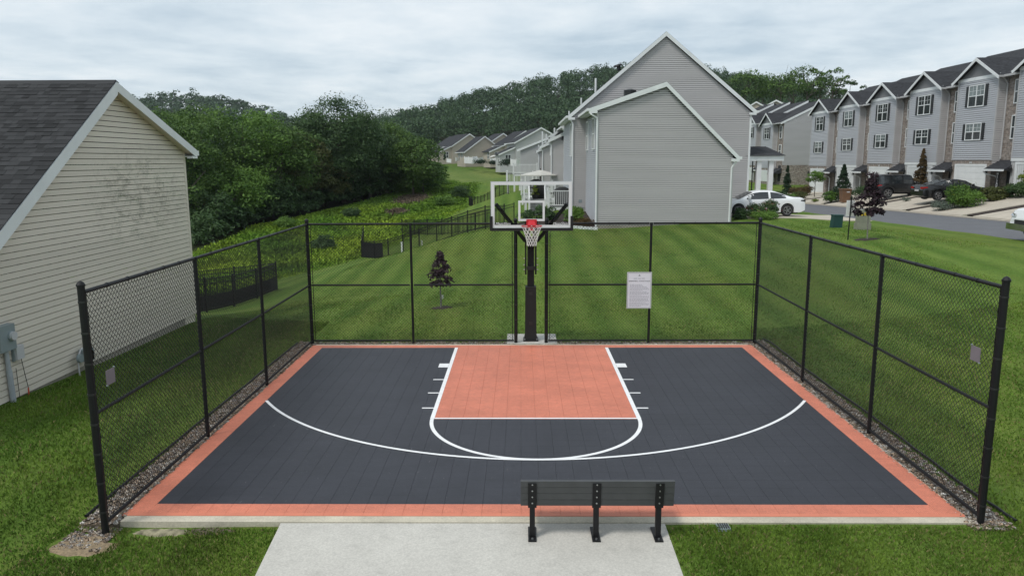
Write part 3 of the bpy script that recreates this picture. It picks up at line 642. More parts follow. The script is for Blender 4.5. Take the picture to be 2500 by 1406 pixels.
cl_fence('tall black chain-link fence along the right side and back right of the court', [(5.64, -8.92, -.1, 't'), (5.655, -5.8, -.05, 'l'), (5.66, -2.78, -.05, 'l'), (5.68, YB, -.05, 't'), (3.03, YB, -.05, 'l'), (.47, YB, -.05, 't')], 0)

# ------------------------------------------------------------------ basketball hoop
t = thing('basketball_hoop', (.085, .85, 0), 'black pole basketball hoop with clear backboard behind the lane', 'basketball hoop'); HX = .085
mb = MB(); mb.box((HX-.085, .74, .0), (HX+.085, .91, 2.62)); pole = build(mb, 'pole', 'black', t)
mb = MB(); poly = [(-.17, 0), (.17, 0), (.145, .14), (.135, 1.37), (-.135, 1.37), (-.145, .14)]
mb.prism([(HX+x, .66, .02+z) for x, z in poly], (0, .30, 0)); build(mb, 'pole_padding', 'dark', t)
for z in (.42, 1.18):
    mb = MB().box((HX-.045, .655, z), (HX+.045, .659, z+.075)); build(mb, 'pad_logo_patch', 'lampblack', t)
mb = MB().box((HX-.19, .62, .001), (HX+.19, 1.02, .03)); bp = build(mb, 'base_plate', 'black', t)
mb = MB()
for x in (-.15, .15):
    for y in (.66, .98): mb.tube([(HX+x, y, .03), (HX+x, y, .07)], .014, 6)
build(mb, 'anchor_bolt', 'steel', bp)
for s in (-1, 1):
    mb = MB(); x = HX+s*.125
    mb.prism([(x-.02, .70, 1.70), (x-.02, .95, 1.70), (x-.02, .95, 2.60), (x-.02, -.30, 3.2), (x-.02, -.42, 3.12), (x-.02, .70, 2.45)], (.04, 0, 0)); build(mb, 'side_arm', 'black', t)
    mb = MB()
    for z in (1.82, 1.94, 2.10): mb.tube([(HX+s*.145, .72, z), (HX+s*.185, .72, z)], .013, 6)
    build(mb, 'arm_bolt', 'steel', t)
    mb = MB().bar((HX+s*.14, -.10, 2.62), (HX+s*.82, -.50, 3.52), .07, .07); build(mb, 'brace', 'black', t)
    mb = MB().bar((HX+s*.07, .70, 2.0), (HX+s*.07, .70, 2.75), .022, .022); build(mb, 'adjuster_tube', 'lampblack', t)
mb = MB().box((HX-.10, .645, 1.82), (HX+.10, .70, 1.91)); build(mb, 'crank_housing', 'lampblack', t)
mb = MB().bar((HX-.06, -.40, 3.02), (HX-.06, .74, 2.35), .05, .08).bar((HX+.06, -.40, 3.02), (HX+.06, .74, 2.35), .05, .08); build(mb, 'lower_arm', 'black', t)
BY = -.54; W2 = .925; ZB, ZT = 2.945, 4.02
bb = build(MB().box((HX-W2+.04, BY-.006, ZB+.05), (HX+W2-.04, BY+.006, ZT-.04)), 'backboard_pane', 'board_glass', t)
fm = MB(); fw = .065
fm.box((HX-W2, BY-.012, ZT-fw), (HX+W2, BY-.0061, ZT)).box((HX-W2, BY-.012, ZB+.03), (HX+W2, BY-.0061, ZB+.03+fw))
fm.box((HX-W2, BY-.012, ZB+.03+fw), (HX-W2+fw+.01, BY-.0061, ZT-fw)).box((HX+W2-fw-.01, BY-.012, ZB+.03+fw), (HX+W2, BY-.0061, ZT-fw)); build(fm, 'white_border', 'pvc', t)
fm = MB(); bx0, bx1, bz0, bz1 = HX-.305, HX+.305, 3.13, 3.60
fm.box((bx0, BY-.011, bz1-.05), (bx1, BY-.0061, bz1)).box((bx0, BY-.011, bz0), (bx1, BY-.0061, bz0+.05)).box((bx0, BY-.011, bz0+.05), (bx0+.05, BY-.0061, bz1-.05)).box((bx1-.05, BY-.011, bz0+.05), (bx1, BY-.0061, bz1-.05)); build(fm, 'target_square', 'pvc', t)
fm = MB(); fm.box((HX-W2-.01, BY-.03, ZB-.04), (HX+W2+.01, BY+.05, ZB+.028))
for s in (-1, 1): a, b = sorted((HX+s*(W2-.03), HX+s*(W2+.035))); fm.box((a if s > 0 else a, BY-.035, ZB-.035), (b, BY+.055, ZB+.30))
build(fm, 'edge_padding', 'dark', t)
fm = MB().box((HX-W2-.012, BY+.0062, ZT-.03), (HX+W2+.012, BY+.04, ZT+.015)).box((HX-W2-.012, BY+.0062, ZB), (HX-W2+.02, BY+.04, ZT-.03)).box((HX+W2-.02, BY+.0062, ZB), (HX+W2+.012, BY+.04, ZT-.03)); build(fm, 'backboard_frame', 'pale', t)
for s in (-1, 1): text('MegaSlam', .085, (HX+s*.66, BY-.016, ZB+.125), (PI/2, 0, 0), 'textwhite', t, ext=.002, space=1.02, shear=.35)
RC = (HX, -.945, 3.05); ring = [(RC[0]+.2286*math.cos(a), RC[1]+.2286*math.sin(a), RC[2]) for a in [2*PI*k/40 for k in range(41)]]
rm = build(MB().tube(ring, .0095, 8), 'rim', 'red', t)
mb = MB(); mb.prism([(HX-.06, BY-.02, 3.15), (HX+.06, BY-.02, 3.15), (HX+.10, BY-.16, 3.055), (HX-.10, BY-.16, 3.055)], (0, 0, -.03)).box((HX-.12, BY-.03, 2.97), (HX+.12, BY-.012, 3.17)).prism([(HX-.09, BY-.03, 3.05), (HX+.09, BY-.03, 3.05), (HX+.05, BY-.17, 2.94), (HX-.05, BY-.17, 2.94)], (0, 0, -.02)); build(mb, 'rim_bracket', 'red', rm)
mb = MB(); rows = 7; cols = 12
def npt(i, k):
    f_ = i/rows; r = .222*(1-f_)**1.5+.105; r = .222 if i == 0 else .105+(.222-.105)*(1-f_)**1.6; a = 2*PI*(k+(i % 2)*.5)/cols; return (RC[0]+r*math.cos(a), RC[1]+r*math.sin(a), RC[2]-.01-.44*f_)
for i in range(rows):
    for k in range(cols):
        o_ = 0 if i % 2 == 0 else 1
        mb.tube([npt(i, k), npt(i+1, k-1+o_)], .0052, 4, False); mb.tube([npt(i, k), npt(i+1, k+o_)], .0052, 4, False)
build(mb, 'net', 'cord', t)

# ------------------------------------------------------------------ rules sign, small notices
SX0, SX1, SZ0, SZ1 = 2.455, 3.065, .88, 1.79; sy = YB-.055
t = thing('rules_sign', ((SX0+SX1)/2, sy, SZ0), 'white framed rules sign with rows of print wired to the back fence', 'sign')
build(MB().box((SX0+.03, sy-.006, SZ0+.03), (SX1-.03, sy, SZ1-.03)), 'sheet', 'sheet', t)
build(MB().box((SX0, sy-.009, SZ1-.028), (SX1, sy+.004, SZ1)).box((SX0, sy-.009, SZ0), (SX1, sy+.004, SZ0+.028)).box((SX0, sy-.009, SZ0+.028), (SX0+.028, sy+.004, SZ1-.028)).box((SX1-.028, sy-.009, SZ0+.028), (SX1, sy+.004, SZ1-.028)), 'frame', 'pale', t)
xm = (SX0+SX1)/2
text('BASKETBALL COURT RULES', .042, (xm, sy-.0075, SZ1-.225), (PI/2, 0, 0), 'text', t, ext=.0008)
mb = MB(); mb.prism([(xm-.03, sy-.0071, SZ1-.10), (xm+.03, sy-.0071, SZ1-.10), (xm, sy-.0071, SZ1-.055)], (0, -.001, 0)); build(mb, 'emblem', 'textgrey', t)
mb = MB(); z = SZ1-.165
for w_, x_ in ((.09, -.10), (.07, .0), (.08, .09)): mb.box((xm+x_-w_/2, sy-.0079, z), (xm+x_+w_/2, sy-.0071, z+.012))
z = SZ1-.28
for ln in range(19):
    x = SX0+.07; z -= .027 if ln % 3 else .036; end = SX1-.06-rng.choice((0, 0, .05, .16))
    while x < end-.02:
        w_ = min(rng.uniform(.02, .065), end-x); mb.box((x, sy-.0079, z), (x+w_, sy-.0071, z+.0085)); x += w_+.012
build(mb, 'print_rows', 'textgrey', t, kind='stuff')
for (x, y, z, lb) in ((-5.345, -8.75, 1.85, 'small faded metal plate tied on the left fence by its near post'), (5.61, -8.52, 2.07, 'small faded metal plate tied on the right fence near its tall end post')):
    t = thing('notice_plate', (x, y, z-.1), lb, 'plate', 'blank metal plates wired to the side fences')
    build(MB().box((x-.003, y-.10, z-.10), (x+.003, y+.10, z+.09)), 'plate', 'signback', t)
    mb = MB()
    for a, b in ((-.095, -.10), (.095, .095)): mb.tube([(x-.01, y+a, z+b), (x+.01, y+a, z+b)], .010, 6)
    build(mb, 'clip', 'meter', t)

# ------------------------------------------------------------------ bench
bxm = .755; t = thing('park_bench', (bxm, -9.2, -.03), 'dark grey slatted bench with black steel posts facing the court', 'bench'); B0, B1 = -.17, 1.675
tilt = .14
def bp_(z): return -9.33-(z-.40)*tilt*.9
z = .395
for k in range(4):
    z0, z1 = z+k*.083, z+k*.083+.0795; mb = MB(); n = 1
    for a, b in ((B0, B1),):
        mb.prism([(a, bp_(z0), z0), (a, bp_(z1), z1), (a, bp_(z1)+.038, z1+.004), (a, bp_(z0)+.038, z0+.004)], (b-a, 0, 0))
    build(mb, 'back_plank', 'grey_plank', t)
for k in range(4):
    y0 = -9.22+k*.105; build(MB().box((B0, y0, .37), (B1, y0+.098, .408)), 'seat_plank', 'grey_plank', t)
for x in (-.03, .745, 1.50):
    mb = MB(); mb.box((x-.032, -9.33, -.01), (x+.032, -9.265, .40)); po = build(mb, 'post', 'black', t)
    mb = MB().prism([(x-.052, bp_(.37)-.002, .37), (x-.052, bp_(.72)-.002, .70), (x+.052, bp_(.72)-.002, .70), (x+.052, bp_(.37)-.002, .37)], (0, -.008, 0)); fl = build(mb, 'flange', 'black', po)
    mb = MB()
    for k in range(4): zz = z+.04+k*.083; mb.tube([(x, bp_(zz)-.008, zz), (x, bp_(zz)-.020, zz)], .0095, 7)
    build(mb, 'bolt', 'steel', po)
    mb = MB().box((x-.05, -9.42, -.03), (x+.05, -9.06, -.014)); pl = build(mb, 'foot_plate', 'black', t)
    build(MB().tube([(x, -9.385, -.014), (x, -9.385, .004)], .013, 7), 'anchor_bolt', 'steel', pl)
    build(MB().box((x-.03, -9.26, .33), (x+.03, -8.80, .368)), 'seat_bracket', 'black', t)
t = thing('drain_grate', (2.36, -9.06, -.06), 'small dark drain grate in the grass right of the bench', 'drain')
zz = gz(2.36, -9.06)+.03; mb = MB()
for k in range(5): mb.box((2.30+k*.028, -9.12, zz), (2.314+k*.028, -9.0, zz+.012))
build(mb, 'grate_bars', 'steel' if 0 else 'lampblack', t); build(MB().box((2.285, -9.135, zz-.05), (2.44, -8.985, zz-.001)), 'grate_frame', 'meter', t)

# ------------------------------------------------------------------ vegetation makers
def leaf_quads(P, Nn, size, r, tri=False):          # leaf-sized diamonds at points P facing roughly Nn
    n = len(P); Nn = Nn+r.normal(0, .55, (n, 3)); Nn /= np.linalg.norm(Nn, axis=1)[:, None]+1e-9; a = r.normal(0, 1, (n, 3)); T = np.cross(Nn, a); T /= np.linalg.norm(T, axis=1)[:, None]+1e-9; B = np.cross(Nn, T)
    s = (size*r.uniform(.55, 1.35, n))[:, None]; w = s*r.uniform(.4, .7, (n, 1))
    return np.stack([P-T*s*.6, P+B*w*.5, P+T*s*.6+Nn*s*.12, P-B*w*.5], 1)
def sph(r, n): v = r.normal(0, 1, (n, 3)); return v/np.linalg.norm(v, axis=1)[:, None]
def crown_quads(r, rad, height, nl, nq, size, lobe=.36, low=-.5, shape='round'):
    """crown built of lobes of leaves; rad horizontal, height total; returns quads around origin at crown bottom"""
    d = sph(r, nl*3); d = d[d[:, 2] > low][:nl]; nl = len(d); f = r.uniform(.45, .86, (nl, 1)) if lobe > .34 else r.uniform(.62, .9, (nl, 1)); C = d*f
    if shape == 'cone': tt = r.random(nl)**.8; C = np.stack([d[:, 0]*(1-tt)*.85, d[:, 1]*(1-tt)*.85, tt*2-1], 1)
    if shape == 'egg': tz = r.uniform(0, 1, nl); wr = np.sin(np.clip(tz*1.05+.12, 0, 1)**.62*PI)*.85+.05; C = np.stack([d[:, 0]*wr, d[:, 1]*wr, tz*1.7-.85], 1)
    C = C*np.array([rad, rad, height/2])+np.array([0, 0, height/2]); Q = []
    lr = rad*lobe*r.uniform(.6, 1.25, nl)
    if shape == 'cone': lr = rad*lobe*(1.15-tt)*1.1
    for c, l in zip(C, lr):
        m = nq; v = sph(r, m); v[:, 2] = np.where(v[:, 2] < -.35, -v[:, 2]*.6, v[:, 2]); rr = l*r.uniform(.72, 1.08, (m, 1)); P = c+v*rr*np.array([1, 1, .78]); Q.append(leaf_quads(P, v*.9+np.array([0, 0, .45]), size, r))
    return np.concatenate(Q)
def quads_obj(Q, name, mat, parent=None, **kw):
    V = Q.reshape(-1, 3); return npmesh(name, V, np.arange(len(V)).reshape(-1, 4), mat, None, parent, **kw)
def trunk_mb(r, h, rb, crown_z, spread, nb=6, lean=.05):
    mb = MB(); pts = [(0, 0, -.3)]; x = y = 0
    for k in range(1, 6): x += r.uniform(-lean, lean)*h*.2; y += r.uniform(-lean, lean)*h*.2; pts.append((x, y, h*k/5))
    mb.tube(pts, [rb*(1-.16*k) for k in range(6)], 8)
    for k in range(nb):
        z0 = crown_z+(h-crown_z)*r.uniform(0, .7); f_ = z0/h*5; i = min(int(f_), 4); a = r.uniform(0, 2*PI); base = Vector(pts[i]).lerp(Vector(pts[i+1]), f_-i); L1 = spread*r.uniform(.5, .85)
        mid = base+Vector((math.cos(a)*L1*.5, math.sin(a)*L1*.5, L1*.35)); end = base+Vector((math.cos(a)*L1, math.sin(a)*L1, L1*.9)); mb.tube([base, mid, end], [rb*.42, rb*.28, rb*.08], 5)
    return mb
def tree(name, x, y, H, rad, cz, mat, label, nl=40, nq=150, size=.3, seed=0, bark='bark', group=None, lobe=.36, shape='round', tr=None, zoff=0, cat='tree', low=-.5, nb=6):
    r = np.random.default_rng(seed); rp = random.Random(seed); t = thing(name, (x, y, gz(x, y)+zoff), label, cat, group, local=True)
    Q = crown_quads(r, rad, H-cz, nl, nq, size, lobe, low, shape)+np.array([0, 0, cz]); quads_obj(Q, 'crown', mat, t)
    build(trunk_mb(rp, H*.82, tr or H*.022, cz*1.0+.05*H, rad, nb), 'trunk', bark, t); return t

# ------------------------------------------------------------------ beige house on the left
HXW = -9.0; t = thing('beige_house', (HXW, 2, .2), 'beige vinyl sided house with charcoal shingle roof at the left edge', 'house')
ya, yr, ye = 2.05, -1.45, 2.05; zr1 = 6.04
sR = .367; sL = .683                                   # roof slopes right and left of the ridge
zeR = zr1-sR*(ya-yr); ylo = -8.3; zeL = zr1-sL*(yr-ylo)
poly = [(ylo-HXW*0, .45), (ya, .45), (ya, zeR-.0), (yr, zr1-.0), (ylo, zeL)]
# wall frame: s runs along +y, outward +x
def addplank(m): build(m, 'siding_plank', 'beige', t)
clap(None, [(q[0], q[1]) for q in poly], (HXW, 0, 0), (0, 1, 0), (1, 0, 0), .1143, .024, each=addplank)
for i in range(24):
    y0 = ylo+i*.405; y1 = min(y0+.397, ya-.02); build(MB().box((HXW-.25, y0, gz(HXW, y0)-.35), (HXW-.012, y1, .448)), 'foundation_block', 'found', t)
build(MB().box((HXW-.03, ya-.09, .45), (HXW+.022, ya+.022, zeR+.01)), 'corner_post', 'beige', t)
build(MB().box((HXW-11, ylo, .2), (HXW-.02, ya-.012, zeL)), 'house_core', 'beige', t)
# back wall siding and corner
mb = MB(); clap(mb, [(0, .3), (11, .3), (11, zeR), (0, zeR)], (HXW-.01, ya-.012, 0), (-1, 0, 0), (0, 1, 0), .1143, .026); build(mb, 'rear_siding', 'beige', t, kind='stuff')
OV = .22; XE = HXW+OV                                   # rake overhang towards the court
def sl(y): return zr1+.17-(sR*(y-yr) if y > yr else sL*(yr-y))
yeR = ya+.27; yeL = -8.9
mb = MB()
for (p_, q_) in (((yr, sl(yr)), (yeR, sl(yeR))), ((yr, sl(yr)), (yeL, sl(yeL)))):
    mb.prism([(XE-.002, p_[0], p_[1]), (XE-.002, q_[0], q_[1]), (XE-.002, q_[0], q_[1]-.035), (XE-.002, p_[0], p_[1]-.035)], (-12, 0, 0))
build(mb, 'roof_deck', 'roof', t)
for (p_, q_, nm) in ((yr, yeR, 'rake_board'), (yr, yeL, 'rake_board')):
    w_ = .20 if q_ > p_ else .26
    build(MB().prism([(XE, p_, sl(p_)-.02), (XE, q_, sl(q_)-.02), (XE, q_, sl(q_)-.02-w_), (XE, p_, sl(p_)-.02-w_)], (.022, 0, 0)), nm, 'white', t)
    build(MB().prism([(XE-.001, p_, sl(p_)-.16), (XE-.001, q_, sl(q_)-.16), (XE-.001, q_, sl(q_)-.175), (XE-.001, p_, sl(p_)-.175)], (-OV+.017, 0, 0)), 'soffit', 'beige', t)
build(MB().box((HXW-10, yeR-.005, sl(yeR)-.16), (XE+.022, yeR+.11, sl(yeR)-.03)), 'gutter', 'white', t)
build(MB().box((HXW-10, ya+.02, sl(yeR)-.20), (XE, yeR-.006, sl(yeR)-.17)), 'eave_soffit', 'white', t)
build(MB().box((XE-.13, ya-.02, sl(yeR)-.235), (XE+.023, yeR+.0, sl(yeR)-.19)), 'eave_return', 'white', t)
# shingle tabs, one by one near us
sv = Vector((0, -1, -sL)).normalized(); nv = Vector((0, -sL, 1)).normalized(); ex = .142; tot = (Vector((0, yeL, sl(yeL)))-Vector((0, yr, sl(yr)))).length; tabs = []
rr = random.Random(4); nrow = int(tot/ex)
for k in range(nrow):
    x = XE+.012-rr.uniform(0, .1) ; first = True
    while x > HXW-5.6:
        w_ = rr.choice((.11, .14, .17, .2, .25)); a = XE+.014 if first else x; first = False; x0 = max(x-w_, HXW-5.7)
        top = Vector((0, yr, sl(yr)))+sv*(k*ex)+nv*.004; bot = top+sv*(ex+.01); th_ = rr.choice((.006, .009, .013))
        tabs.append((a, x0+.003, top, bot, th_, k)); x = x0
def tab_mesh(mb, a, b, top, bot, th_):
    A = Vector((a, 0, 0)); B = Vector((b, 0, 0)); mb.add([A+top, B+top, B+bot, A+bot, A+top+nv*.002, B+top+nv*.002, B+bot+nv*th_, A+bot+nv*th_], [(4, 5, 6, 7), (7, 6, 2, 3), (4, 7, 3, 0), (5, 1, 2, 6)])
def tabkey(q): c = Vector(((q[0]+q[1])/2, q[2].y, q[2].z)); return (c-Vector(CAMP)).length+(3 if (c.x < -13.2) else 0)
vis = sorted(tabs, key=tabkey); keep_ = set(id(q) for q in [v for v in vis if at(2, 400, v[2].y)[0] < v[0]][:300]); rest_ = MB()
for q in tabs:
    if id(q) in keep_: mb = MB(); tab_mesh(mb, *q[:5]); build(mb, 'shingle', 'shingle', t)
    else: tab_mesh(rest_, *q[:5])
build(rest_, 'shingle_field', 'shingle', t, kind='stuff')
build(MB().prism([(XE, yr-.14, sl(yr)-.085), (XE, yr, sl(yr)+.022), (XE, yr+.14, sl(yr)-.03), (XE, yr, sl(yr)-.0)], (-12, 0, 0)), 'ridge_cap', 'shingle', t)
# things fixed to its wall
def xw(u, v): d = _r2*((u-1250)/FPX)+_u2*((703-v)/FPX)+_f; p = CAMP+d*(HXW+.1-CAMP[0])/d[0]; return p
mx = HXW+.02
t = thing('electric_meter', (mx, -5.5, 1.4), 'grey electric meter box with conduit running down the beige wall', 'electric meter')
build(MB().box((mx, -5.75, 1.36), (mx+.13, -5.36, 1.80)), 'box', 'meter', t)
build(MB().tube([(mx+.13, -5.47, 1.60), (mx+.19, -5.47, 1.60)], .075, 16), 'meter_dial', 'pale', t); build(MB().tube([(mx+.128, -5.47, 1.60), (mx+.15, -5.47, 1.60)], .09, 16), 'dial_ring', 'meter', t)
build(MB().tube([(mx+.05, -5.53, 1.36), (mx+.05, -5.51, .95)], .038, 10), 'conduit', 'conduit', t); build(MB().tube([(mx+.05, -5.51, 1.0), (mx+.05, -5.49, .30)], .046, 10), 'conduit_sleeve', 'conduit', t)
t = thing('telecom_box', (mx, -5.25, 1.1), 'small pale telephone box with thin dangling cables on the beige wall', 'utility box')
mb = MB().box((mx, -5.32, 1.13), (mx+.09, -5.13, 1.37)); build(mb, 'cover', 'pale', t); build(MB().box((mx+.0, -5.34, 1.11), (mx+.045, -5.31, 1.38)), 'backplate', 'meter', t)
build(MB().tube([(mx+.04, -5.16, 1.13), (mx+.035, -5.10, .8), (mx+.04, -5.06, .56)], .006, 5), 'cable', 'dark', t); build(MB().tube([(mx+.04, -5.06, .56), (mx+.06, -5.1, .36)], .012, 5), 'cable_end', 'orange', t)
build(MB().tube([(mx+.02, -5.29, .98), (mx+.02, -5.28, .45)], .005, 5), 'ground_wire', 'dark', t)
t = thing('gas_meter', (mx+.1, -3.45, .45), 'grey-green gas meter with pipes low on the beige wall', 'gas meter')
build(MB().tube([(mx+.06, -3.38, .70), (mx+.22, -3.38, .70)], .13, 14), 'meter_body', 'green_box' if 0 else 'meter', t); build(MB().box((mx+.05, -3.5, .60), (mx+.22, -3.26, .84)), 'meter_case', 'meter', t)
build(MB().tube([(mx+.14, -3.66, .72), (mx+.20, -3.66, .72)], .085, 12), 'regulator', 'meter', t); build(MB().tube([(mx+.1, -3.62, .35), (mx+.1, -3.62, .72), (mx+.1, -3.5, .86), (mx+.1, -3.28, .88), (mx+.1, -3.2, .95), (mx-.02, -3.2, .95)], .016, 6), 'pipe', 'pale', t)

# ------------------------------------------------------------------ parts shared by the houses
def window(par, o, ud, nd, w, h, panes=2, grid=True, mat='glass', shutters=False, blind=False, trim=.07):
    """window with bottom-left corner o on a wall along ud, outward nd"""
    ud = Vector(ud); nd = Vector(nd); o = Vector(o)+nd*.035; up = Vector((0, 0, 1))
    def slab(mb, s0, z0, s1, z1, d0, d1):
        P = [o+ud*s+up*z+nd*d0 for s, z in ((s0, z0), (s1, z0), (s1, z1), (s0, z1))]; mb.prism(P, nd*(d1-d0))
    mb = MB(); slab(mb, -trim, -trim, w+trim, 0, -.05, .05); slab(mb, -trim, h, w+trim, h+trim, -.05, .05); slab(mb, -trim, 0, 0, h, -.05, .05); slab(mb, w, 0, w+trim, h, -.05, .05)
    slab(mb, 0, h*.5-.03, w, h*.5+.03, .0, .042)
    if panes > 1: slab(mb, w/2-.045, 0, w/2+.045, h, .0, .046)
    wn = build(mb, 'window', 'white', par)
    mb = MB(); slab(mb, 0, 0, w, h*.5-.03, -.03, .018); build(mb, 'pane', 'glass', wn)
    mb = MB(); slab(mb, 0, h*.5+.03, w, h, -.03, .020); build(mb, 'pane', 'curtain' if blind else 'glass', wn)
    if grid:
        mb = MB()
        for k in range(panes):
            xc = w*(k+.5)/panes; slab(mb, xc-.009, h*.5+.03, xc+.009, h, .018, .028)
        slab(mb, 0, h*.75-.009, w, h*.75+.009, .018, .0275); build(mb, 'muntin', 'white', wn)
    if shutters:
        for a, b in ((-trim-.34, -trim-.02), (w+trim+.02, w+trim+.34)):
            mb = MB(); slab(mb, a, -trim*.5, b, h+trim*.5, -.03, .04)
            for k in range(8): slab(mb, a+.04, .04+k*h/8, b-.04, .04+k*h/8+h/16, .0401, .052)
            build(mb, 'shutter', 'shutter', par)
    return wn
def downspout(par, pts, r=.045, mat='white'):
    mb = MB().tube(pts, r, 6); return build(mb, 'downspout', mat, par)
def lantern(par, p, nd):
    p = Vector(p); nd = Vector(nd); c = p+nd*.14; mb = MB().bar(p, c+Vector((0, 0, .12)), .03, .03).tube([c+Vector((0, 0, -.18)), c+Vector((0, 0, -.14)), c+Vector((0, 0, .12)), c+Vector((0, 0, .22))], [.05, .085, .10, .02], 6)
    build(mb, 'wall_lantern', 'lampblack', par)

# ------------------------------------------------------------------ grey townhouse block across the lawn
HY, WY = 30.0, 23.4
t = thing('grey_end_house', (8.5, HY, 1.2), 'large grey vinyl sided house with two stacked gables across the lawn', 'house')
GX0, GX1 = 3.13, 14.12
poly = [(GX0, 1.55), (GX1, 1.55), (GX1, 7.42), (8.72, 11.93), (GX0, 7.22)]
mb = MB(); clap(mb, poly, (0, HY, 0), (1, 0, 0), (0, -1, 0), .1143, .05); build(mb, 'gable_siding', 'grey', t, kind='stuff')
pw = [(3.97, .98), (11.28, .98), (11.28, 4.80), (7.58, 8.34), (3.97, 7.12)]
mb = MB(); clap(mb, pw, (0, WY, 0), (1, 0, 0), (0, -1, 0), .1143, .05); build(mb, 'wing_siding', 'grey', t, kind='stuff')
mb = MB(); clap(mb, [(0, .95), (HY-WY, .95), (HY-WY, 7.0), (0, 7.0)], (3.97, HY, 0), (0, -1, 0), (-1, 0, 0), .1143, .05); build(mb, 'wing_side_siding', 'grey_skylit', t, kind='stuff')  # same grey siding as the front, open-sky light put into its colour
mb = MB(); clap(mb, [(0, .95), (10, .95), (10, 7.0), (0, 7.0)], (GX0, HY+10, 0), (0, -1, 0), (-1, 0, 0), .1143, .05); build(mb, 'rear_siding', 'grey_skylit', t, kind='stuff')
build(MB().prism([(GX0+.01, HY+.006, .2), (GX1-.01, HY+.006, .2), (GX1-.01, HY+.006, 7.4), (8.72, HY+.006, 11.9), (GX0+.01, HY+.006, 7.2)], (0, 9.9, 0)), 'house_core', 'grey', t)
build(MB().prism([(3.98, WY+.006, .2), (11.27, WY+.006, .2), (11.27, WY+.006, 4.7), (7.58, WY+.006, 8.2), (3.98, WY+.006, 6.95)], (0, HY-WY-.03, 0)), 'wing_core', 'grey', t)
for i in range(18): build(MB().box((3.95+i*.408, WY-.03, .3), (3.95+i*.408+.402, WY-.012, .975)), 'foundation_block', 'found', t)
for (x, y, z0, z1) in ((3.97, WY, .98, 7.0), (11.28, WY, .98, 4.6), (GX0, HY, 1.5, 7.0)):
    build(MB().box((x-.056, y-.056, z0), (x+.06, y+.06, z1)) if x < 5 else MB().box((x-.06, y-.056, z0), (x+.056, y+.06, z1)), 'corner_post', 'grey', t)
build(MB().box((GX1-.06, HY-.056, 1.5), (GX1+.056, HY+.05, 7.3)), 'corner_post', 'white', t)
def gable_roof(par, y0, y1, pts, wb=.22, th=.10, mat='roof', ov=.0, trim='white'):
    """roof from outline pts [(x, z)...] left eave, peak, right eave, running y0..y1; rake boards at y0"""
    for a, b in zip(pts[:-1], pts[1:]):
        build(MB().prism([(a[0], y0, a[1]), (b[0], y0, b[1]), (b[0], y0, b[1]-th), (a[0], y0, a[1]-th)], (0, y1-y0, 0)), 'roof_slope', mat, par)
        build(MB().prism([(a[0], y0-.024, a[1]-.015), (b[0], y0-.024, b[1]-.015), (b[0], y0-.024, b[1]-.015-wb), (a[0], y0-.024, a[1]-.015-wb)], (0, .022, 0)), 'rake_board', trim, par)
def eave_end(par, x, y0, z, sgn, L_=9.9, trim='white'):
    a, b = sorted((x, x+sgn*.13)); build(MB().box((a, y0-.02, z-.16), (b, y0+L_, z-.02)), 'gutter', trim, par)
    a, b = sorted((x, x-sgn*.42)); build(MB().box((a, y0-.026, z-.28), (b, y0+.20, z-.13)), 'eave_return', trim, par)
    build(MB().box((a, y0+.21, z-.20), (b, y0+L_, z-.165)), 'soffit', trim, par)
gable_roof(t, HY-.18, HY+9.9, [(2.80, 7.25), (8.72, 12.20), (14.42, 7.50)], .26); eave_end(t, 2.80, HY-.18, 7.25, -1); eave_end(t, 14.42, HY-.18, 7.5, 1)
gable_roof(t, WY-.18, HY-.03, [(3.52, 7.25), (7.58, 8.60), (11.62, 4.68)], .26); eave_end(t, 3.52, WY-.18, 7.25, -1, 6.7); eave_end(t, 11.62, WY-.18, 4.68, 1, 6.7)
downspout(t, [(3.50, WY-.15, 7.05), (3.62, WY-.2, 6.9), (3.93, WY-.08, 6.72), (3.95, WY-.07, 6.5), (3.95, WY-.07, .8)], .05)
downspout(t, [(11.55, WY-.15, 4.5), (11.35, WY-.1, 4.25), (11.24, WY-.06, 4.05), (11.22, WY-.06, 1.0)], .05)
downspout(t, [(2.78, HY-.12, 7.05), (3.0, HY-.1, 6.9), (3.1, HY-.08, 6.7), (3.1, HY-.07, 1.4)], .045)
for y_ in (28.9, 24.9): window(t, (3.955, y_+.55, 5.15), (0, -1, 0), (-1, 0, 0), .95, 1.6, 1, False)
window(t, (GX0-.015, 31.6, 4.8), (0, -1, 0), (-1, 0, 0), .9, 1.9, 1, False)
mb = MB().tube([(6.05, HY+1.2, 10.05), (6.02, HY+1.2, 10.35)], .12, 10).tube([(5.98, HY+1.2, 10.32), (5.95, HY+1.2, 10.42)], [.30, .26], 12); build(mb, 'roof_vent', 'lampblack', t)
build(MB().tube([(4.62, HY+1.4, 8.6), (4.62, HY+1.4, 9.62)], .065, 8), 'vent_pipe', 'white', t); build(MB().tube([(3.7, HY+1.2, 7.9), (3.7, HY+1.2, 8.4)], .05, 8), 'vent_pipe', 'white', t); build(MB().tube([(2.95, HY+1.4, 7.2), (2.95, HY+1.4, 7.6)], .05, 8), 'vent_pipe', 'white', t)
build(MB().tube([(6.1, WY+3, 8.1), (6.1, WY+3, 8.42), (6.1, WY+3, 8.5)], [.36, .36, .12], 12), 'roof_vent', 'lampblack', t)
build(MB().box((3.5, HY-.05, 1.85), (3.72, HY-.02, 2.05)), 'vent_cover', 'meter', t)
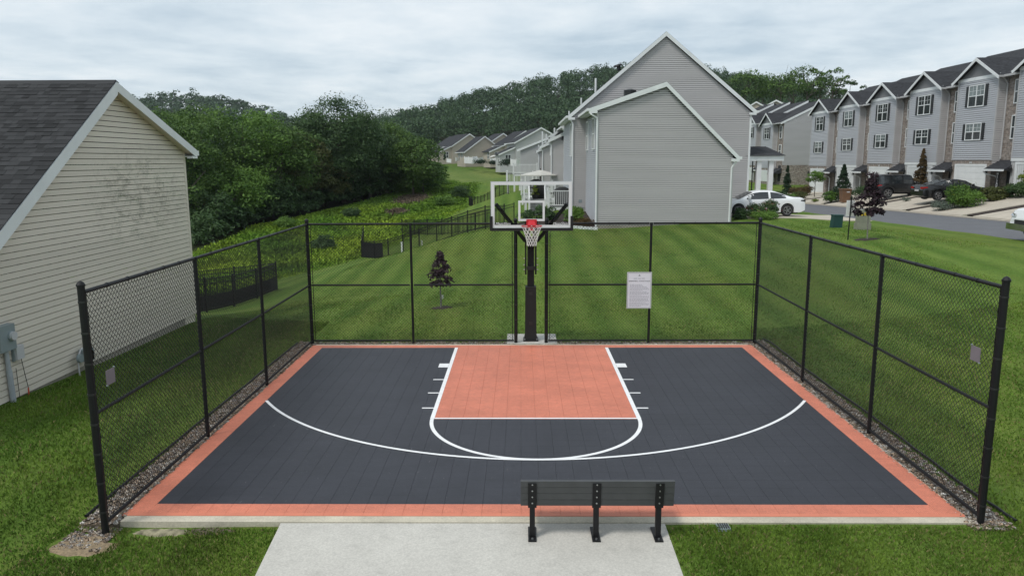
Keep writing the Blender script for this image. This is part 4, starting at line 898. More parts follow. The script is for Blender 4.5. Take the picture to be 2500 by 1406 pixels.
# porch to the right of its main gable
PY = 31.4
for (x, y) in ((14.86, PY-1.1), (15.62, PY-1.1)): build(MB().box((x-.14, y-.14, 1.3), (x+.14, y+.14, 4.5)), 'porch_column', 'pvc', t)
build(MB().box((13.9, PY-1.35, 4.42), (16.35, PY-1.1+.25, 4.72)), 'porch_fascia', 'white', t)
build(MB().add([(13.9, PY-1.45, 4.73), (16.45, PY-1.45, 4.73), (16.0, PY+1.3, 5.35), (13.9, PY+1.3, 5.35), (13.9, PY+1.3, 4.73), (16.0, PY+1.3, 4.73)], [(0, 1, 2, 3), (1, 5, 2), (0, 4, 5, 1), (2, 5, 4, 3), (0, 3, 4)]), 'porch_roof', 'roof', t)
build(MB().box((13.2, PY-1.4, 1.25), (16.2, PY+1.5, 1.5)), 'porch_floor', 'drive', t)
mb = MB().tube([(14.45, PY-1.2, 1.5), (14.45, PY-1.2, 4.4)], .04, 8); build(mb, 'porch_post', 'lampblack', t)
mb = MB().bar((14.5, PY-1.1, 2.35), (15.5, PY-1.1, 2.35), .04, .04)
for k in range(6): mb.bar((14.55+k*.17, PY-1.1, 1.5), (14.55+k*.17, PY-1.1, 2.35), .02, .02)
build(mb, 'porch_railing', 'lampblack', t)

# units behind it in the same block: rear walls step in and out, each roof a little different
UN = [(3.4, 41.0, 7.2, 2.75, 7.0, 8.9), (2.9, 48.2, 7.2, 2.0, 6.6, 8.9), (3.5, 55.4, 7.2, 2.75, 6.9, 8.9), (2.9, 62.6, 7.2, 2.0, 6.4, 8.9)]
LB = ['grey rear unit of the block behind the big grey gable, first along', 'grey rear unit of the block, second beyond the big gable', 'grey rear unit of the block, third beyond the big gable', 'grey rear end unit of the block above the far decks']
for i, (x0, y0, Lk, _, ze, xr) in enumerate(UN):
    zb = gz(x0, y0+3); t = thing('townhouse', (x0+4, y0, zb), LB[i], 'house', 'units of the grey block behind the decks')
    zp = ze+(xr-x0)*.80
    build(MB().prism([(x0+.01, y0+.01, zb-.3), (14, y0+.01, zb-.3), (14, y0+.01, ze), (xr, y0+.01, zp-.1), (x0+.01, y0+.01, ze-.05)], (0, Lk-.03, 0)), 'house_core', 'grey', t)
    mb = MB(); clap(mb, [(0, zb), (Lk, zb), (Lk, ze), (0, ze)], (x0, y0+Lk, 0), (0, -1, 0), (-1, 0, 0), .1143, .05); build(mb, 'rear_siding', 'grey_skylit', t, kind='stuff')
    mb = MB(); clap(mb, [(x0, zb), (x0+3, zb), (x0+3, ze+2.3), (x0, ze)], (0, y0, 0), (1, 0, 0), (0, -1, 0), .1143, .05); build(mb, 'side_siding', 'grey', t, kind='stuff')
    x1 = x0-1.0; yb0 = y0+3.4                          # narrow bump-out with its own lower roof
    build(MB().box((x1, yb0, zb-.3), (x0-.02, yb0+3.0, ze-.9)), 'bump_out', 'grey', t)
    build(MB().prism([(x1-.35, yb0-.2, ze-.85), (x0+.3, yb0-.2, ze-.1), (x0+.3, yb0-.2, ze-.22), (x1-.35, yb0-.2, ze-.97)], (0, 3.3, 0)), 'bump_roof', 'roof', t)
    build(MB().prism([(x1-.36, yb0-.225, ze-.86), (x0+.3, yb0-.225, ze-.11), (x0+.3, yb0-.225, ze-.36), (x1-.36, yb0-.225, ze-1.11)], (0, .022, 0)), 'bump_rake', 'white', t)
    gable_roof(t, y0-.2, y0+Lk-.25, [(x0-.35, ze+.1), (xr, zp+.2), (14.4, ze+.1)], .26); eave_end(t, x0-.35, y0-.2, ze+.1, -1, Lk-.1)
    downspout(t, [(x0-.38, y0-.1, ze-.1), (x0-.05, y0-.06, ze-.5), (x0-.05, y0-.06, zb)], .05)
    downspout(t, [(x1-.38, yb0-.1, ze-1.0), (x1-.05, yb0-.06, ze-1.3), (x1-.05, yb0-.06, zb)], .045)
    window(t, (x0-.015, y0+2.6, zb+3.6), (0, -1, 0), (-1, 0, 0), .9, 1.6, 1, False); window(t, (x1-.015, yb0+1.9, zb+3.5), (0, -1, 0), (-1, 0, 0), .9, 1.5, 1, False)
    mb = MB().box((x0-.03, y0+1.2, zb+.9), (x0-.012, y0+2.2, zb+2.9)); build(mb, 'rear_door', 'glass', t)

# decks with white rails behind the block
def rail(par, p, q, zf, h=1.0, posts=True, nm='railing', step=.13):
    p = Vector((*p, zf)); q = Vector((*q, zf)); up = Vector((0, 0, 1)); L_ = (q-p).length; mb = MB()
    mb.bar(p+up*h, q+up*h, .09, .06).bar(p+up*.1, q+up*.1, .06, .06); n = int(L_/step)
    for k in range(1, n): a = p+(q-p)*(k/n); mb.bar(a+up*.1, a+up*h, .038, .038)
    build(mb, nm, 'pvc', par)
    for e_ in ((p, q) if posts else ()):
        mb = MB().bar(e_-up*.05, e_+up*(h+.12), .13, .13).bar(e_+up*(h+.12), e_+up*(h+.17), .17, .17); build(mb, 'rail_post', 'pvc', par)
def deck(x0, x1, y0, y1, zf, label, stairs=None, gap=None):
    zb = gz((x0+x1)/2, y0); t = thing('deck', ((x0+x1)/2, (y0+y1)/2, zb), label, 'deck', 'white railed decks behind the grey block')
    build(MB().box((x0, y0, zf-.22), (x1, y1, zf-.02)), 'deck_frame', 'pvc', t)
    for k in range(int((x1-x0)/.28)): build(MB().box((x0+k*.28+.003, y0-.02, zf-.018), (x0+k*.28+.277, y1, zf+.01)), 'deck_board', 'deckgrey', t)
    for x in (x0+.1, x1-.1, (x0+x1)/2):
        for y in (y0+.1, y1-.1): build(MB().box((x-.08, y-.08, min(gz(x, y), zf)-.3), (x+.08, y+.08, zf-.23)), 'deck_post', 'pvc', t)
    if gap: rail(t, (x0, y0), (gap[0], y0), zf, posts=True); rail(t, (gap[1], y0), (x1, y0), zf)
    else: rail(t, (x0, y0), (x1, y0), zf)
    rail(t, (x0, y0+.1), (x0, y1), zf)
    if stairs:
        sx0, sx1, n = stairs; zt = zf; dz = (zf-gz((sx0+sx1)/2, y0-n*.28))/n
        for k in range(n): build(MB().box((sx0, y0-(k+1)*.28, zt-(k+1)*dz-.04), (sx1, y0-k*.28-.001, zt-(k+1)*dz)), 'stair_tread', 'deckgrey', t); build(MB().box((sx0, y0-k*.28-.025, zt-(k+1)*dz), (sx1, y0-k*.28-.003, zt-k*dz-.042)), 'stair_riser', 'deckgrey', t)
        for x in (sx0-.06, sx1+.06):
            zl = zt-n*dz; P_ = Vector((x, y0-.05, zt+.95)); Q_ = Vector((x, y0-n*.28, zl+.95)); mb = MB().bar(P_, Q_, .07, .07)
            for k in range(1, 8): a = P_.lerp(Q_, k/8); mb.bar(a, a-Vector((0, 0, .85)), .035, .035)
            build(mb, 'stair_rail', 'pvc', t); build(MB().bar((x, y0-n*.28, zl-.2), (x, y0-n*.28, zl+1.15), .13, .13), 'newel_post', 'pvc', t)
    return t
deck(1.65, 3.35, 31.0, 33.6, 1.55, 'nearest white railed deck with stairs, seen through the backboard', None)
ta = deck(.1, 2.3, 36.6, 39.6, 1.72, 'white railed deck with grey stairs behind the hoop', (.5, 1.5, 5), (.4, 1.6))
deck(-.1, 2.4, 44.0, 47.0, 1.75, 'white railed deck further along holding a covered grill under the umbrella')
deck(-1.5, 1.0, 55.0, 58.0, 2.37, 'raised white deck on tall posts left of the umbrella')
deck(-.95, 1.6, 64.0, 67.0, 3.07, 'farthest white railed deck just above the raised one')
def item(nm, loc, lb, cat): return thing(nm, loc, lb, cat)
t = item('patio_umbrella', (1.5, 45.3, 1.75), 'wide cream patio umbrella open over a far deck', 'umbrella'); build(MB().tube([(1.5, 45.3, 1.76), (1.5, 45.3, 3.85)], .04, 8), 'pole', 'lampblack', t)
mb = MB(); n = 8; vs = [(1.5, 45.3, 3.72)]+[(1.5+1.7*math.cos(2*PI*k/n), 45.3+1.7*math.sin(2*PI*k/n), 3.32) for k in range(n)]+[(1.5+1.7*math.cos(2*PI*k/n), 45.3+1.7*math.sin(2*PI*k/n), 3.24) for k in range(n)]
mb.add(vs, [(0, 1+k, 1+(k+1) % n) for k in range(n)]+[(1+k, 9+k, 9+(k+1) % n, 1+(k+1) % n) for k in range(n)]); build(mb, 'canopy', 'canvas', t)
for (x, y, z, lb) in ((1.1, 44.7, 1.77, 'black covered grill on the deck under the cream umbrella'), (1.3, 37.8, 1.74, 'black covered grill on the deck behind the potted shrub'), (2.6, 32.2, 1.57, 'black kettle grill on the nearest white deck')):
    t = item('covered_grill', (x, y, z), lb, 'grill'); r_ = .55; pr_ = [(.50, 0), (.52, .5), (.60, .8), (.52, 1.05), (.2, 1.2)]; mb = MB(); mb.tube([(x, y, z+q[1]) for q in pr_], [q[0] for q in pr_], 10); build(mb, 'cover', 'dark', t, smooth=True)
    build(MB().box((x-.9, y-.25, z+.75), (x-.45, y+.25, z+.82)), 'side_shelf', 'dark', t)
rv = np.random.default_rng(77)
def bush(name, x, y, w, h, mat, label, n=1200, size=.09, seed=0, z=None, cat='shrub', low=-.95, group=None, lobe=.46, shape='round', nl=30, extra=None):
    n = int(n*1.7)
    r = np.random.default_rng(seed); zz = gz(x, y) if z is None else z; t = thing(name, (x, y, zz), label, cat, group, local=True)
    Q = crown_quads(r, w/2*.86, h*.92, nl, max(n//nl, 8), size, lobe, low, shape)-np.array([0, 0, h*(.10 if shape == 'round' else .02)]); Q[..., 2] = np.maximum(Q[..., 2], .01); quads_obj(Q, 'foliage', mat, t)
    if extra: Q2 = crown_quads(r, w/2*.88, h*.93, nl, extra[1]//nl, extra[2], lobe, low, shape); quads_obj(Q2, 'flowers', extra[0], t, kind='stuff')
    rs = random.Random(seed); mb = MB()
    for k in range(5): a = rs.uniform(0, 6.28); mb.tube([(0, 0, -.05), (math.cos(a)*w*.12, math.sin(a)*w*.12, h*.3), (math.cos(a)*w*.25, math.sin(a)*w*.25, h*.6)], [.02, .014, .006], 4)
    build(mb, 'stems', 'bark', t); return t
t = item('planter', (.9, 36.95, 1.73), 'small dark pot standing at the head of the deck stairs', 'planter'); 
build(MB().tube([(.9, 37.2, 1.74), (.9, 37.2, 2.05)], [.2, .28], 10), 'pot', 'dark', t)
bush('potted_shrub', .9, 37.2, .62, 1.0, 'leafY', 'bright green upright shrub growing in the dark pot on the deck', 900, .07, 3, z=2.0, cat='potted plant', shape='cone')
# flower bed at the wing corner, pale edging stones
mb = MB(); pb = [(-.2, 23.0), (3.94, 22.75), (3.94, 29.9), (3.1, 29.9), (3.0, 31), (-.4, 27)]
mb.prism([(x, y, gz(x, y)+.07) for x, y in pb], (0, 0, -.2)); build(mb, 'mulch_bed', 'mulch', kind='structure')
for k in range(9):
    x = 1.55+k*.27; y = 22.72-.02*k; z = gz(x, y)
    build_at(MB().box((x, y-.10, z-.05), (x+.25, y+.08, z+.13+.005*(k % 3))), 'edging_stone', 'white', (x+.12, y, z), label=['leftmost', 'second', 'third', 'fourth', 'fifth', 'sixth', 'seventh', 'eighth', 'rightmost'][k]+' white edging block from the left before the dark flower bed'.replace(' from the left' if k in (0, 8) else '#', ''), cat='edging stone', group='white edging blocks of the flower bed')
bush('flowering_plant', 2.9, 25.5, 1.5, 1.25, 'leafD', 'loose green plant with yellow flowers at the foot of the grey corner', 1500, .10, 11, extra=('leafY', 90, .07), cat='plant')
bush('flowering_plant', 3.3, 24.0, 1.3, .55, 'leafR', 'low rust coloured plant on the dark mulch by the downspout', 700, .08, 12, cat='plant')
bush('flowering_plant', 1.2, 25.6, 1.5, 1.3, 'leafB', 'tall dark green plant with white blooms seen through the right of the backboard', 1400, .11, 13, extra=('sage', 60, .08), cat='plant')
bush('flowering_plant', .2, 24.9, 1.2, 1.0, 'leafB', 'dark green clump beside the deck stairs, seen through the target square', 1000, .10, 14, cat='plant')

# ------------------------------------------------------------------ black yard fences
def yard_fence(pts, label, h=1.22, pick=.11, panel=None, dens=None):
    t = thing('yard_fence', (pts[0][0], pts[0][1], gz(*pts[0])), label, 'fence'); n_ = 0
    for i in range(len(pts)-1):
        A = np.array(pts[i]); B = np.array(pts[i+1]); L_ = np.hypot(*(B-A)); ns = max(1, round(L_/2.2))
        for k in range(ns):
            a = A+(B-A)*k/ns; b = A+(B-A)*(k+1)/ns; za, zb = gz(*a), gz(*b); a3 = Vector((*a, za)); b3 = Vector((*b, zb)); up = Vector((0, 0, 1))
            build(MB().bar(a3-up*.1, a3+up*(h+.06), .06, .06), 'fence_post', 'black', t)
            mb = MB()
            for z in (h-.02, h-.20, .12): mb.bar(a3+up*z, b3+up*z, .03, .032)
            build(mb, 'fence_rails', 'black', t)
            m = int(L_/ns/pick); mb = MB()
            for j in range(1, m): p_ = a3+(b3-a3)*(j/m); mb.bar(p_+up*.05, p_+up*(h-.02), .017, .017)
            build(mb, 'fence_pickets', 'black', t, kind='stuff')
    q = Vector((*pts[-1], gz(*pts[-1]))); build(MB().bar(q-Vector((0, 0, .1)), q+Vector((0, 0, h+.06)), .06, .06), 'fence_post', 'black', t)
    if panel:
        for (a, b, h0, h1) in panel:
            n = 6; mb = MB(); a = np.array(a); b = np.array(b); d = (b-a)/np.hypot(*(b-a)); nn = np.array((d[1], -d[0]))*.03
            for k in range(n):
                p_, q_ = a+(b-a)*k/n+nn, a+(b-a)*(k+1)/n+nn; z1, z2 = gz(*p_), gz(*q_); ha = h0+(h1-h0)*k/n; hb = h0+(h1-h0)*(k+1)/n
                mb.prism([(*p_, z1+.02), (*q_, z2+.02), (*q_, z2+hb), (*p_, z1+ha)], (nn[0]*.3, nn[1]*.3, 0))
            build(mb, 'privacy_mesh', 'backcover', t)
    return t
yard_fence([(-12.0, 3.0), (-11.25, 8.0), (-11.1, 15.2), (-19, 16.2)], 'black yard fence with dark lower screening behind the beige house', panel=[((-11.9, 3.6), (-11.1, 15.2), .55, .62)])
yard_fence([(-1.0, 20.4), (-5.2, 27.0), (-11.9, 37.0), (-13.6, 46.0)], 'long black picket fence running down the lawn to a dark screened corner', panel=[((-9.8, 33.9), (-11.9, 37.0), 1.05, 1.15)])
yard_fence([(-11.9+1.6, 37.0+9), (-6.2, 39.5), (-.6, 31.5)], 'second black picket fence just behind the long one')
yard_fence([(-1.3, 53.0), (-6.6, 76.0)], 'far black fence on the slope left of the raised deck', pick=.24, panel=[((-5.95, 73.2), (-6.6, 76.0), .9, 1.0)])

# ------------------------------------------------------------------ small lawn things
def small_tree(x, y, H, rad, cz, label, seed, nq=80, extra=None):
    t = tree('purple_leaf_tree', x, y, H, rad, cz, 'leafP', label, 46, nq, .10, seed, 'greybark', None, .34, 'egg', .03, low=-.9, nb=8)
    blob(x, y, .18+H*.15, .15+H*.11, .03, 'mulch_ring', 'mulch', seed+1, kind='structure')
    return t
small_tree(-2.64, 5.0, 1.80, .37, .62, 'small slender purple leaved tree behind the left back fence', 41, 27)
small_tree(13.6, 12.0, 2.65, .56, .80, 'young purple leaved tree in the grass beside the street', 43, 75)
mb = MB(); pp = at(982, 640, 16.); zz = gz(pp[0], 16.)
for (u, y, h, lb) in ((982, 22., .5, 'short white marker post in the grass before the long picket fence'), (1079, 5.02, .12, 'tiny white tag at the trunk of the small purple tree'), (1031, 29, .45, 'thin white stake beyond the long picket fence')):
    p = at(u, 640, y); z = gz(p[0], y); build_at(MB().box((p[0]-.035, y-.035, z-.05), (p[0]+.035, y+.035, z+h)).box((p[0]-.045, y-.045, z+h), (p[0]+.045, y+.045, z+h+.03)) if h > .2 else MB().box((p[0]-.02, y-.07, z+.30), (p[0]+.03, y-.05, z+.42)), 'marker_post', 'pvc', (p[0], y, z), label=lb, cat='marker')
p = at(2070, 580, 12.4); z = gz(p[0], 12.4)
t = thing('lot_sign', (p[0], 12.4, z), 'white blank-backed sign on a thin dark stake at the lawn edge', 'sign')
build(MB().bar((p[0], 12.4, z-.1), (p[0]+.03, 12.4, z+1.62), .035, .035), 'stake', 'black', t); build(MB().box((p[0]-.13, 12.425, z+.95), (p[0]+.20, 12.445, z+1.58)), 'sign_panel', 'pvc', t)
x, y = 15.25, 19.0; z = gz(x, y)
t = thing('utility_box', (x, y, z), 'small dark green utility box on the grass by the street', 'utility box'); build(MB().prism([(x-.24, y-.2, z-.05), (x+.22, y-.2, z-.05), (x+.24, y-.2, z+.60), (x-.18, y-.2, z+.62)], (0, .4, 0)), 'cabinet', 'green_box', t); build(MB().box((x-.2, y-.22, z+.58), (x+.26, y+.22, z+.64)), 'lid', 'green_box', t)
x, y = 15.9, 17.6; z = gz(x, y)
t = thing('utility_pedestal', (x, y, z), 'olive grey pedestal with yellow stickers behind the purple tree', 'utility box'); build(MB().box((x-.3, y-.25, z-.05), (x+.3, y+.25, z+.3)), 'base', 'olive_box', t); build(MB().box((x-.26, y-.21, z+.301), (x+.26, y+.21, z+.92)), 'cabinet', 'olive_box', t)
for k in range(3): build(MB().box((x-.2+k*.15, y-.222, z+.66), (x-.09+k*.15, y-.212, z+.80)), 'warning_sticker', 'yellow', t)

for k, (u, v, w, h, m_, lb) in enumerate(((790, 612, 2.4, 1.5, 'leafB', 'dark green bush in the rough field just behind the left back fence'), (700, 560, 2.6, 1.4, 'leafD', 'light green brushy clump at the near edge of the wood'), (1125, 485, 3.4, 1.9, 'leafB', 'dark shrub patch on the far meadow slope left of the backboard'), (1085, 505, 3.2, 1.5, 'leafD', 'bright green shrub clump in the middle of the meadow'), (860, 535, 2.6, 1.3, 'leafB', 'dark low shrub by the wood edge in the meadow'))):
    p = hit(u, v); bush('meadow_shrub', p[0], p[1], w, h, m_, lb, 1700, .15, 120+k)

# ------------------------------------------------------------------ cars, each lofted from its side profile
def car(name, loc, rz, label, paint, Ln, Wd, prof, wheels, R, rimmat, kind='sedan', cat='car', win=None, clear=.2, ntail='taillight'):
    """prof: rows (x, belt z, roof z, roof half-width factor); front at +x; wheels: x of axles"""
    t = thing(name, loc, label, cat, local=True); t.rotation_euler = (0, 0, rz); P = np.array(prof, float); hw = Wd/2
    xs = sorted(set(list(np.linspace(P[0, 0], P[-1, 0], 46))+[w+s*R*1.16*math.cos(a) for w in wheels for s in (-1, 1) for a in np.linspace(0, PI/2, 7)])); xs = [x for x in xs if P[0, 0] <= x <= P[-1, 0]]
    def I(x, c): return float(np.interp(x, P[:, 0], P[:, c]))
    def hwx(x): e_ = min(x-P[0, 0], P[-1, 0]-x); return hw*(1-.13*max(0, 1-e_/.55)**2)
    secs = []
    for x in xs:
        zb = clear
        for w in wheels:
            d = abs(x-w)
            if d < R*1.16: zb = max(zb, R+math.sqrt(max((R*1.16)**2-d*d, 0)))
        e_ = min(x-P[0, 0], P[-1, 0]-x)
        if e_ < .25: zb = max(zb, clear+.12*(1-e_/.25))
        bz, rz_, rf = I(x, 1), I(x, 2), I(x, 3); h_ = hwx(x); bz = max(bz, zb+.02)
        mid = zb+(bz-zb)*.55; q = [(0, zb), (h_*.9, zb), (h_, zb+.03), (h_*1.0, max(mid, zb+.035)), (h_*.985, max(bz-.07, zb+.04)), (h_*.955, bz)]
        rt = max(rz_, bz+.012); q += [(h_*(rf+.955)/2, (bz+rt)/2+.02*(rt-bz)), (h_*rf, rt-.045*min(1, (rt-bz)/.2)), (h_*rf*.86, rt-.01), (h_*rf*.5, rt+.012), (0, rt+.018)]
        secs.append([(x, -y, z) for y, z in q]+[(x, y, z) for y, z in q[-2:0:-1]])
    n = len(secs[0]); mb = MB(); mb.v = [p for s in secs for p in s]
    mb.f = [(i*n+k, i*n+(k+1) % n, (i+1)*n+(k+1) % n, (i+1)*n+k) for i in range(len(secs)-1) for k in range(n)]+[tuple(range(n)), tuple((len(secs)-1)*n+k for k in range(n-1, -1, -1))]
    b = build(mb, 'body', paint, t, smooth=True); m = b.modifiers.new('e', 'EDGE_SPLIT'); m.split_angle = R_(38)
    build(MB().box((P[0, 0]+.35, -hw+.28, clear*.75), (P[-1, 0]-.35, hw-.28, clear+.45)), 'underbody', 'dark', t)
    def side_z(x, f_): bz, rt = I(x, 1), I(x, 2); return bz+(rt-bz)*f_
    def side_y(x, z): bz, rt, rf = I(x, 1), I(x, 2), I(x, 3); u_ = (z-bz)/max(rt-.045-bz, .01); return hwx(x)*(.955+(rf-.955)*u_)+.006*(1+math.sin(min(max(u_, 0), 1)*PI)*3)
    for s in (-1, 1):
        for (xa, xb, fa, fb) in win:                 # side windows: x range and the top factor at each end
            mb = MB(); m_ = 8; vs = []
            for k in range(m_+1):
                x = xa+(xb-xa)*k/m_; bz, rt = I(x, 1), I(x, 2); top = bz+(rt-bz)*(.86 if rt-bz > .25 else .75)
                lo = bz+.02; top = max(min(top, bz+(rt-bz)*.86), lo+.01)
                for z in (lo, (lo+top)/2, top): vs.append((x, s*side_y(x, z), z))
            fs = [(3*k+j, 3*k+j+1, 3*k+4+j, 3*k+3+j) for k in range(m_) for j in (0, 1)]; mb.add(vs, fs); build(mb, 'side_window', 'carglass', t)
    # windscreens follow the sloped ends of the cabin
    for nm, (xa, xb) in (('rear_window', prof_span(P, 'rear')), ('windscreen', prof_span(P, 'front'))):
        mb = MB(); vs = []; m_ = 6
        for k in range(m_+1):
            x = xa+(xb-xa)*k/m_; z = I(x, 2)+.022; w_ = hwx(x)*I(x, 3)*.90
            for f_ in (-1, -.5, 0, .5, 1): vs.append((x, w_*f_, z-.014*abs(f_)**3))
        mb.add(vs, [(5*k+j, 5*k+j+1, 5*k+6+j, 5*k+5+j) for k in range(m_) for j in range(4)]); build(mb, nm, 'carglass', t)
    for w in wheels:
        for s in (-1, 1):
            yo = s*(hw-.005); yi = s*(hw-.23); mb = MB().tube([(w, yi, R), (w, yi+s*.02, R), (w, yo-s*.02, R), (w, yo, R)], [R*.93, R, R, R*.93], 26); wh = build(mb, 'wheel', 'tyre', t)
            mb = MB().tube([(w, yo-s*.006, R), (w, yo+s*.004, R)], R*.67, 22); build(mb, 'rim_dish', 'dark', wh)
            mb = MB(); ring_ = [(w+R*.655*math.cos(a), yo+s*.008, R+R*.655*math.sin(a)) for a in [2*PI*k/22 for k in range(23)]]; mb.tube(ring_, R*.035, 5)
            for k in range(10):
                a = 2*PI*(k//2)/5+(.16 if k % 2 else -.16); mb.bar((w+R*.10*math.cos(a), yo+s*.012, R+R*.10*math.sin(a)), (w+R*.64*math.cos(a), yo+s*.01, R+R*.64*math.sin(a)), R*.075, .02, up=(0, 1, 0))
            mb.tube([(w, yo, R), (w, yo+s*.02, R)], R*.14, 10); build(mb, 'rim_spokes', rimmat, wh)
    for s in (-1, 1):
        xm_ = P[-1, 0]-Ln*.325; mb = MB().tube([(xm_, s*hw*.96, I(xm_, 1)+.06), (xm_, s*(hw+.13), I(xm_, 1)+.12)], [.03, .03], 6).cbox((xm_, s*(hw+.10), I(xm_, 1)+.13), (.12, .20, .14)); build(mb, 'wing_mirror', paint, t)
        xr_ = P[0, 0]; zz = I(xr_+.1, 1)-.12; mb = MB().prism([(xr_-.012, s*hw*.50, zz-.06), (xr_-.012, s*hw*.86, zz-.07), (xr_-.012, s*hw*.86, zz+.06), (xr_-.012, s*hw*.50, zz+.05)], (.03, 0, 0)); mb.prism([(xr_+.02, s*hwx(xr_+.02)*1.0, zz-.05), (xr_+.30, s*(hwx(xr_+.3)+.004), zz+.0), (xr_+.28, s*(hwx(xr_+.3)+.004), zz+.06), (xr_+.02, s*hwx(xr_+.02)*1.0, zz+.06)], (0, s*.006, 0)); build(mb, 'tail_light', ntail, t)
        xf = P[-1, 0]; zf_ = I(xf-.15, 1)-.16; mb = MB().prism([(xf-.03, s*hw*.52, zf_-.05), (xf-.03, s*hw*.84, zf_-.03), (xf-.10, s*hw*.86, zf_+.07), (xf-.03, s*hw*.52, zf_+.05)], (.045, 0, 0)); build(mb, 'headlight', 'chrome', t)
        for x in ([wheels[0]+.55+R*.3, (wheels[0]+wheels[1])/2-.02, wheels[1]-.62] if kind == 'sedan' else [wheels[0]+.62, (wheels[0]+wheels[1])/2+.1, wheels[1]-.62]):
            build(MB().box((x, s*hwx(x)*1.0+(0 if s > 0 else -.004), clear+.14), (x+.012, s*hwx(x)*1.0+(.004 if s > 0 else 0), I(x, 1)-.08)), 'door_seam', 'dark', t)
        for x in ((wheels[0]+wheels[1])/2-.35, (wheels[0]+wheels[1])/2+.62): a, b_ = sorted((s*hwx(x)*.99, s*(hwx(x)+.018))); build(MB().box((x, a, I(x, 1)-.19), (x+.2, b_, I(x, 1)-.155)), 'door_handle', 'dark' if paint == 'carblack' else paint, t)
    mb = MB().box((P[0, 0]-.014, -.26, clear+.42), (P[0, 0]+.05, .26, clear+.54)); build(mb, 'number_plate', 'pale', t)
    mb = MB().box((P[-1, 0]-.05, -hw*.55, clear+.16), (P[-1, 0]+.012, hw*.55, clear+.36)); build(mb, 'grille', 'dark', t)
    return t
def prof_span(P, end):
    mx = P[:, 2].max(); roof = [q for q in P if q[2] > mx-.10]; a = roof[0][0]; b = roof[-1][0]
    if end == 'rear':
        prev = [q for q in P if q[0] < a and q[2]-q[1] < .06]; c = prev[-1][0] if prev else P[0, 0]; return (c+.07, a-.03)
    nxt = [q for q in P if q[0] > b and q[2]-q[1] < .06]; c = nxt[0][0]; return (b+.05, c-.07)
sedan = [(-2.42, .70, .72, .80), (-2.36, .98, 1.0, .82), (-2.2, 1.03, 1.06, .82), (-1.75, 1.03, 1.09, .80), (-1.55, 1.02, 1.14, .76), (-.75, .99, 1.40, .72), (-.35, .98, 1.445, .71), (.15, .96, 1.445, .71), (.55, .95, 1.38, .72), (1.32, .94, 1.0, .80), (1.5, .93, .95, .82), (2.1, .84, .86, .80), (2.35, .72, .74, .78), (2.45, .55, .57, .75)]
zc_ = .5*(gz(13.8, 26.7)+gz(14.5, 26.7))+.035
car('parked_car', (13.87, 26.72, zc_), PI, 'white sedan parked beside the big grey house', 'carwhite', 4.87, 1.84, sedan, (-1.37, 1.44), .335, 'alloy', win=[(-1.28, -.40, 0, 0), (-.28, .98, 0, 0)], ntail='carglass')
car('parked_car', (30.3, 36.05, zd_(30.2, 36)+.03), math.atan2(.02, 1), 'glossy black sedan with red tail lights behind the round green bush', 'carblack', 4.7, 1.82, sedan, (-1.37, 1.44), .33, 'alloy', win=[(-1.28, -.40, 0, 0), (-.28, .98, 0, 0)])
suv = [(-2.2, 1.0, 1.02, .90), (-2.17, 1.10, 1.12, .92), (-2.14, 1.12, 1.76, .86), (-2.05, 1.12, 1.83, .84), (-1.2, 1.12, 1.86, .84), (0, 1.12, 1.86, .84), (.42, 1.12, 1.83, .84), (.78, 1.12, 1.16, .90), (.9, 1.12, 1.14, .90), (1.9, 1.08, 1.10, .80), (2.1, 1.02, 1.04, .78), (2.2, .75, .78, .76)]
ts = car('parked_suv', (30.65, 43.9, zd_(30.4, 43.9)+.03), 0, 'boxy black off-road SUV parked beyond the black sedan', 'carblack', 4.4, 1.86, suv, (-1.42, 1.42), .41, 'alloy', 'suv', 'SUV', win=[(-2.0, -1.25, 0, 0), (-1.12, -.35, 0, 0), (-.22, .48, 0, 0)], clear=.42)
ORG[0] = Vector((0, 0, 0)); mb = MB().tube([(-2.22, 0, 1.02), (-2.42, 0, 1.02)], .36, 18); build(mb, 'spare_wheel', 'tyre', ts)
for s in (-1, 1):
    for w in (-1.42, 1.42):
        mb = MB()
        for k in range(8):
            a, b_ = PI*.08+PI*.84*k/8, PI*.08+PI*.84*(k+1)/8; r0, r1 = .485, .56
            y0, y1 = sorted((s*.93, s*1.0)); mb.prism([(w+r0*math.cos(a), y0, .41+r0*math.sin(a)), (w+r1*math.cos(a), y0, .41+r1*math.sin(a)), (w+r1*math.cos(b_), y0, .41+r1*math.sin(b_)), (w+r0*math.cos(b_), y0, .41+r0*math.sin(b_))], (0, y1-y0, 0))
        build(mb, 'fender_flare', 'blackrim', ts)
mb = MB().box((-2.42, -.85, .56), (-2.2, .85, .72)); build(mb, 'rear_bumper', 'blackrim', ts)
truck = [(-2.9, 1.2, 1.22, .92), (-2.85, 1.3, 1.32, .92), (-1.0, 1.3, 1.32, .92), (-.9, 1.28, 1.80, .80), (-.6, 1.28, 1.90, .78), (.5, 1.26, 1.90, .78), (.8, 1.26, 1.82, .78), (1.5, 1.26, 1.30, .86), (1.7, 1.24, 1.28, .86), (2.6, 1.20, 1.24, .84), (2.8, 1.12, 1.16, .80), (2.9, .8, .84, .78)]
tt = car('pickup_truck', (21.75, 10.55, zr_(0, 10.5)-.03), PI-.10, 'white pickup truck whose front corner shows at the right edge on the street', 'carwhite', 5.8, 2.0, truck, (-1.75, 1.92), .43, 'blackrim', 'suv', 'truck', win=[(-.7, -.1, 0, 0), (.05, 1.1, 0, 0)], clear=.45)
build(MB().box((2.72, -.98, .42), (2.98, .98, .66)), 'front_bumper', 'chrome', tt)

